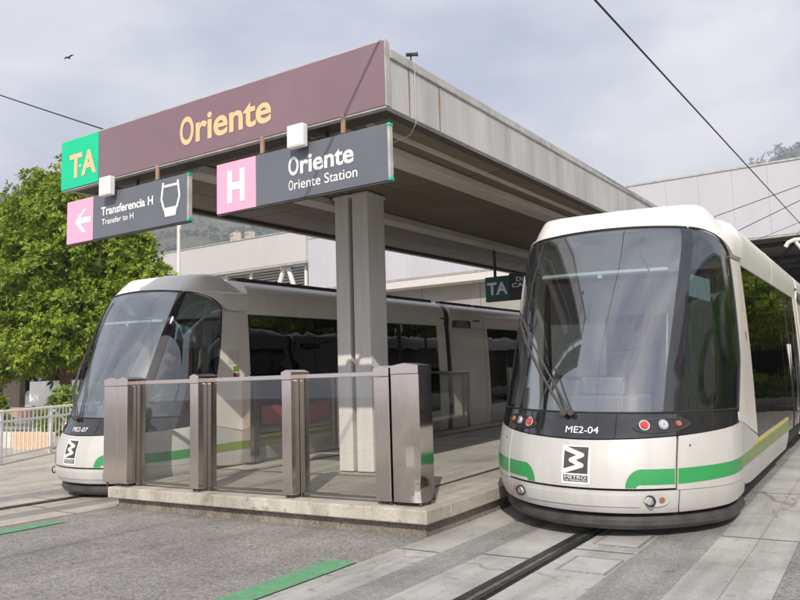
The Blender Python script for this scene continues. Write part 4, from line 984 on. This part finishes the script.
Q(MB().box(-48, -27, 20, 20.3, 0, .75), 'wall_base', M_BRICK); Q(MB().box(-33.2, -29.5, 20.32, 20.6, 0, 1.9), 'white_panel', M_WHITEB); Q(MB().box(-48, -34.0, 20.32, 20.6, 0, 2.6), 'dark_panel', M_SOFFD)

# ------------------------------------------------------------------ foliage
def foliage(name, blobs, m, parent, per, leaf, seed, rosette=7, shell=.45, clump=24, csize=.42):
    rng = np.random.default_rng(seed); Vs, n = [], 0
    for (c, r, k) in blobs:
        N_ = int(per*k); nc = max(6, int(N_/clump)); dc = rng.normal(size=(nc, 3)); dc /= np.linalg.norm(dc, axis=1)[:, None]
        rad = (shell+(1-shell)*rng.random(nc)**.6)*(1+.2*np.sin(dc[:, 0]*5+c[0]*3)*np.cos(dc[:, 2]*4+c[2]*2))
        cc0 = np.array(c)+dc*rad[:, None]*np.array(r); pick = rng.integers(0, nc, N_)
        loc = rng.normal(size=(N_, 3)); loc /= np.linalg.norm(loc, axis=1)[:, None]; loc *= (rng.random(N_)**.4*csize*(.6+.8*rng.random(nc)[pick]))[:, None]; loc[:, 2] *= .7
        ctr = cc0[pick]+loc; d = dc[pick]*.6+loc/csize*.8
        # twig clusters: gather leaves round fewer centres
        axis = d*.75+rng.normal(size=(N_, 3))*.38+np.array([0, 0, .38]); axis /= np.linalg.norm(axis, axis=1)[:, None]
        t1 = np.cross(axis, rng.normal(size=(N_, 3))); t1 /= np.linalg.norm(t1, axis=1)[:, None]; t2 = np.cross(axis, t1)
        for q in range(rosette):
            a = 2*math.pi*q/rosette+rng.random(N_)*.7; L_ = leaf*(.7+.6*rng.random(N_)); el = .25+.6*rng.random(N_)
            u = t1*np.cos(a)[:, None]+t2*np.sin(a)[:, None]; dirv = u*np.cos(el)[:, None]+axis*np.sin(el)[:, None]
            side = np.cross(dirv, axis); side /= np.linalg.norm(side, axis=1)[:, None]
            base = ctr+dirv*(.08*L_)[:, None]; mid = ctr+dirv*(.6*L_)[:, None]; tip = ctr+dirv*L_[:, None]-np.array([0, 0, 1])*(.12*L_)[:, None]; wv = (.2*L_)[:, None]
            Vs.append(np.stack([base, mid+side*wv, tip, mid-side*wv], 1).reshape(-1, 3))
    V = np.concatenate(Vs); nq = len(V)//4
    me = bpy.data.meshes.new(name); me.vertices.add(len(V)); me.vertices.foreach_set('co', V.astype(np.float32).ravel())
    me.loops.add(nq*4); me.loops.foreach_set('vertex_index', np.arange(nq*4, dtype=np.int32))
    me.polygons.add(nq); me.polygons.foreach_set('loop_start', np.arange(0, nq*4, 4, dtype=np.int32)); me.polygons.foreach_set('loop_total', np.full(nq, 4, np.int32))
    me.update(); me.validate(); me.materials.append(m)
    o = bpy.data.objects.new(name, me); COL.objects.link(o)
    if parent: o.parent = parent
    return o
def limbs(base, tips, r0, parent, seed=1):
    rng = random.Random(seed); tb = MB(); fork = Vector(base)+Vector((0, 0, r0*9))
    tb.tube([Vector(base)-Vector((0, 0, .3)), Vector(base)+Vector((.03, 0, r0*4)), fork], [r0*1.25, r0, r0*.85], 10)
    for tp in tips:
        tp = Vector(tp); m1 = fork.lerp(tp, .35)+Vector((rng.uniform(-.3, .3), rng.uniform(-.3, .3), -.25)); m2 = fork.lerp(tp, .7)+Vector((rng.uniform(-.2, .2), rng.uniform(-.2, .2), .1))
        tb.tube([fork-Vector((0, 0, .1)), m1, m2, tp], [r0*.55, r0*.4, r0*.22, r0*.06], 7)
        for _ in range(3):
            a = m1.lerp(tp, rng.random()); tb.tube([a, a+Vector((rng.uniform(-.8, .8), rng.uniform(-.8, .8), rng.uniform(.1, .8)))], [r0*.15, r0*.04], 5)
    return tb.build('trunk', M_BARK, parent, smooth=True)
tr1 = empty('tree', (-22.4, 14.6, 0), label='big bright green tree behind the fence with its crown against the sky', cat='tree', group='trees beyond the fence')
bl1 = [((.1, 0, 7.45), (1.4, 1.4, 1.25), 1), ((1.9, -.2, 6.6), (1.4, 1.4, 1.15), 1), ((-1.4, .2, 6.9), (1.6, 1.5, 1.4), 1), ((.6, -.9, 5.1), (1.8, 1.6, 1.4), 1.3), ((3.0, -.2, 5.4), (1.2, 1.3, 1.1), .9), ((-1.3, -.7, 4.8), (1.7, 1.5, 1.3), 1.1), ((2.1, -.7, 3.8), (1.5, 1.4, 1.0), 1), ((4.2, .2, 4.4), (.6, .8, .6), .35), ((.0, -.5, 3.3), (1.7, 1.4, .9), .9), ((-2.1, -.3, 3.1), (1.6, 1.4, 1.0), .9), ((3.3, .3, 3.7), (.8, 1, .8), .5), ((-3.4, -.2, 2.6), (1.4, 1.2, .8), .7), ((.9, -1.1, 2.75), (1.7, .9, .6), .8), ((-1.2, -1.0, 2.5), (1.4, .9, .55), .6), ((-3.2, 0, 4.4), (1.4, 1.3, 1.2), .8)]
foliage('crown', bl1, M_LEAF, tr1, 1500, .165, 3)
limbs((.5, 0, 0), [b[0] for b in bl1[:8]], .21, tr1, 4)
tr2 = empty('tree', (-27.6, 15.6, 0), label='green tree at the left picture edge, next to the big bright one', cat='tree', group='trees beyond the fence')
bl2 = [((0, 0, 7.0), (1.9, 1.7, 1.6), 1.3), ((1.5, -.3, 5.6), (1.8, 1.6, 1.4), 1.2), ((-1.6, 0, 5.8), (1.8, 1.6, 1.4), 1.0), ((.6, -.6, 4.2), (1.9, 1.6, 1.2), 1.2), ((2.2, .2, 3.6), (1.5, 1.4, 1.0), .9), ((-1.3, -.4, 3.9), (1.6, 1.4, 1.1), .9)]
foliage('crown', bl2, M_LEAF, tr2, 1400, .17, 5)
limbs((0, 0, 0), [b[0] for b in bl2], .22, tr2, 6)
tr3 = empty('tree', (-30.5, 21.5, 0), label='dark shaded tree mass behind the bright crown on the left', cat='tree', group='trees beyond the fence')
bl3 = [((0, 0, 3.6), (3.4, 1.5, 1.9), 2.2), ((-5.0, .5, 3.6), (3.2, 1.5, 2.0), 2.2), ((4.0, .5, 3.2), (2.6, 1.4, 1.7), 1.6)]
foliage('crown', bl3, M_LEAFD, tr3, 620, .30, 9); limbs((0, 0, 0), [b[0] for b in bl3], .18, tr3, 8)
for i, (x, y, sx, lb_) in enumerate(((-19.3, 13.2, 1.0, 'rounded green bush behind the fence beside the left tram'), (-23.4, 12.6, .8, 'low green bush with pale flowers behind the fence at the left edge'))):
    bu = empty('bush', (x, y, 0), label=lb_, cat='bush', group='bushes behind the fence')
    foliage('foliage', [((0, 0, .95), (1.0*sx, .8, .62), 1), ((.9*sx, .1, .75), (.7, .6, .5), .6), ((-1.0*sx, 0, .7), (.8, .6, .5), .6)], M_HEDGE, bu, 380, .16, 20+i, 6, .4, 20, .25)
    MB().tube([(0, 0, -.05), (.05, 0, .5), (.3, 0, .9)], [.05, .04, .02], 6).tube([(0, 0, .2), (-.3, .1, .8)], [.03, .015], 6).build('stem', M_BARK, bu)
# planting and a brick block across the street on the right: out of frame, mirrored in the tram's flank
tA = empty('tree', (9.5, 14, 0), label='street tree right of the tracks, mirrored in the tram flank', cat='tree', group='street trees across the road')
blA = [((0, 0, 4.4), (2.0, 2.0, 1.5), 1.2), ((1.0, 1.3, 3.6), (1.6, 1.6, 1.2), .9), ((-.8, -1.3, 3.5), (1.6, 1.6, 1.2), .9), ((0, .5, 2.7), (2.0, 2.2, .9), 1)]
foliage('crown', blA, M_LEAF, tA, 900, .17, 31, 6); limbs((0, 0, 0), [b[0] for b in blA], .16, tA, 3)
for x, y, a in ((1.3, 20.5, .7), (1.5, 25.0, 2.9), (4.2, 22, 5.0), (3.2, 33.5, 2.0), (10.5, 19.5, 1.2), (9.8, 26, 2.3), (10.8, 33, .5), (11.5, 8.0, 3.3), (10.2, 41, 4.1)):
    c = copy_tree(tA); c.location = (x, y, gz(y)); c.rotation_euler = (0, 0, a)
bk = empty('brick_house', (19, 24, 0), label='brick apartment block across the road, mirrored in the tram flank', cat='building'); Q = Loc(bk)
Q(MB().box(17, 25, 2, 60, 0, 9.5), 'wall', M_BRICK)
for j in range(3):
    for i in range(13):
        w_ = Q(MB().box(16.94, 17.02, 4+4.3*i, 5.8+4.3*i, 1.2+2.9*j, 2.7+2.9*j), 'window', M_HOUSE); Q(MB().box(16.90, 16.937, 4.12+4.3*i, 5.68+4.3*i, 1.32+2.9*j, 2.58+2.9*j), 'pane', M_BLACKG, w_)
Q(MB().box(16.7, 25.2, 1.8, 60.2, 9.5, 9.8), 'roof', M_COPE)

gb = empty('bush', (1.2, 30.5, 0), label='long hedge under the station hall, mirrored in the tram flank', cat='bush', group='bushes behind the fence')
foliage('foliage', [((x_, 0, .8), (1.1, .9, .8), 1) for x_ in (-1.6, -.2, 1.2, 2.8, 4.4)], M_HEDGE, gb, 420, .16, 44, 6, .4, 20, .3)
MB().tube([(-1.5, 0, -.05), (0, 0, .5), (3.8, 0, .6)], [.05, .04, .02], 6).build('stem', M_BARK, gb)
# ------------------------------------------------------------------ hills
def hills():
    V, Fc = [], []; na, nr = 150, 26
    def nz(a, s): return math.sin(a*7.3+s)*.5+math.sin(a*17.1+2*s)*.28+math.sin(a*41+s*3)*.14+math.sin(a*97+s)*.06
    for i in range(na+1):
        az = math.radians(-80+145*i/na)                # from +y towards +x
        for j in range(nr+1):
            u = j/nr; r = 230+1000*u
            far = (232+16*nz(az, 1.7))*max(0, min(1, (r-420)/560))**1.15
            mid = (73+8*nz(az*1.4, .4))*math.exp(-((r-370)/120)**2)*math.exp(-((az-math.radians(-44.5))/.13)**2)
            top = 30*math.exp(-((az-math.radians(-1.5))/.07)**2)+34*math.exp(-((az-math.radians(-50))/.16)**2)*max(0, min(1, (r-600)/400))
            h = max(far+top, mid)+5*math.sin(az*60+r*.05)*min(1, u*3)*.6-1
            V.append((r*math.sin(az), r*math.cos(az), h))
    for i in range(na):
        for j in range(nr):
            a = i*(nr+1)+j; Fc.append((a, a+1, a+nr+2, a+nr+1))
    return MB().add(V, Fc)
M_HILL = mat('hill_ground', (.085, .10, .05), .95, col2=(.15, .125, .09), nscale=.02)
HM = hills(); ho = HM.build('hills', M_HILL, smooth=True, ang=80); ho['kind'] = 'structure'
hv = np.array(HM.v); rng = np.random.default_rng(5)
fo = MB()
cand = [p for p in HM.v if 350 < math.hypot(p[0], p[1]) < 1100 and p[2] > 25]
pts = []
for p in cand:
    for _ in range(6): pts.append((np.array(p)+rng.normal(size=3)*np.array([9, 9, 1.2])+np.array([0, 0, 1.0]), np.array((3.2, 3.2, 2.8))*(.6+.8*rng.random()), .02))
fw = foliage('hill_woods', pts, M_HILLT, None, 330, 3.2, 12, 5, .55, 24, 3.0); fw['kind'] = 'stuff'
hr = empty('house', (0, 0, 0), label='small pale house on the hazy hillside beyond the station', cat='house', group='houses on the far hillside')
MB().box(-3.5, 3.5, -3, 3, -2, 4.5).build('wall', M_HOUSE, hr); MB().hexa([(-3.8, -3.3, 4.5), (3.8, -3.3, 4.5), (3.8, 3.3, 4.5), (-3.8, 3.3, 4.5)], [(-3.8, -.1, 6), (3.8, -.1, 6), (3.8, .1, 6), (-3.8, .1, 6)]).build('roof', M_BRICK, hr)
MB().box(-2.2, -.8, -3.05, -2.9, 1, 2.6).build('window', M_BLACK, hr); MB().box(.9, 2.3, -3.05, -2.9, 1, 2.6).build('window', M_BLACK, hr)
k = 0
near = [p for p in HM.v if 300 < math.hypot(p[0], p[1]) < 420 and p[2] > 22 and -58 < math.degrees(math.atan2(p[0], p[1])) < -36]
rng2 = random.Random(4)
for i in range(44):
    p = rng2.choice(near); h = hr if k == 0 else copy_tree(hr); k += 1
    h.location = (p[0]+rng2.uniform(-6, 6), p[1]+rng2.uniform(-6, 6), p[2]+rng2.uniform(-1, 1)); h.rotation_euler = (0, 0, rng2.uniform(-.6, 1.2)); s = rng2.uniform(.35, .6); h.scale = (s, s, s)
# bird
bi = MB().tube([(0, -.2, 0), (0, 0, .02), (0, .2, 0)], [.02, .07, .015], 8).add([(0, -.05, .03), (-.35, .02, .16), (-.62, .1, .08), (-.3, .12, .12), (0, .1, .03), (.3, .12, .12), (.62, .1, .08), (.35, .02, .16)], [(0, 1, 3, 4), (1, 2, 3), (0, 4, 5, 7), (7, 5, 6)]).build('bird', M_WIRE)
bi.location = (-45.5, 30, 24.35); tag(bi, 'small dark bird high in the sky at the upper left', 'bird')

# ------------------------------------------------------------------ air
M_HAZE = bpy.data.materials.new('haze'); M_HAZE.use_nodes = True; t_ = M_HAZE.node_tree; t_.nodes.clear()
o_ = t_.nodes.new('ShaderNodeOutputMaterial'); v_ = t_.nodes.new('ShaderNodeVolumePrincipled'); v_.inputs['Density'].default_value = .00060
v_.inputs['Color'].default_value = (.78, .84, .94, 1); t_.links.new(v_.outputs[0], o_.inputs['Volume'])
hz = MB().box(-2400, 2400, -70, 2400, -3, 330).build('haze', M_HAZE); hz['kind'] = 'stuff'
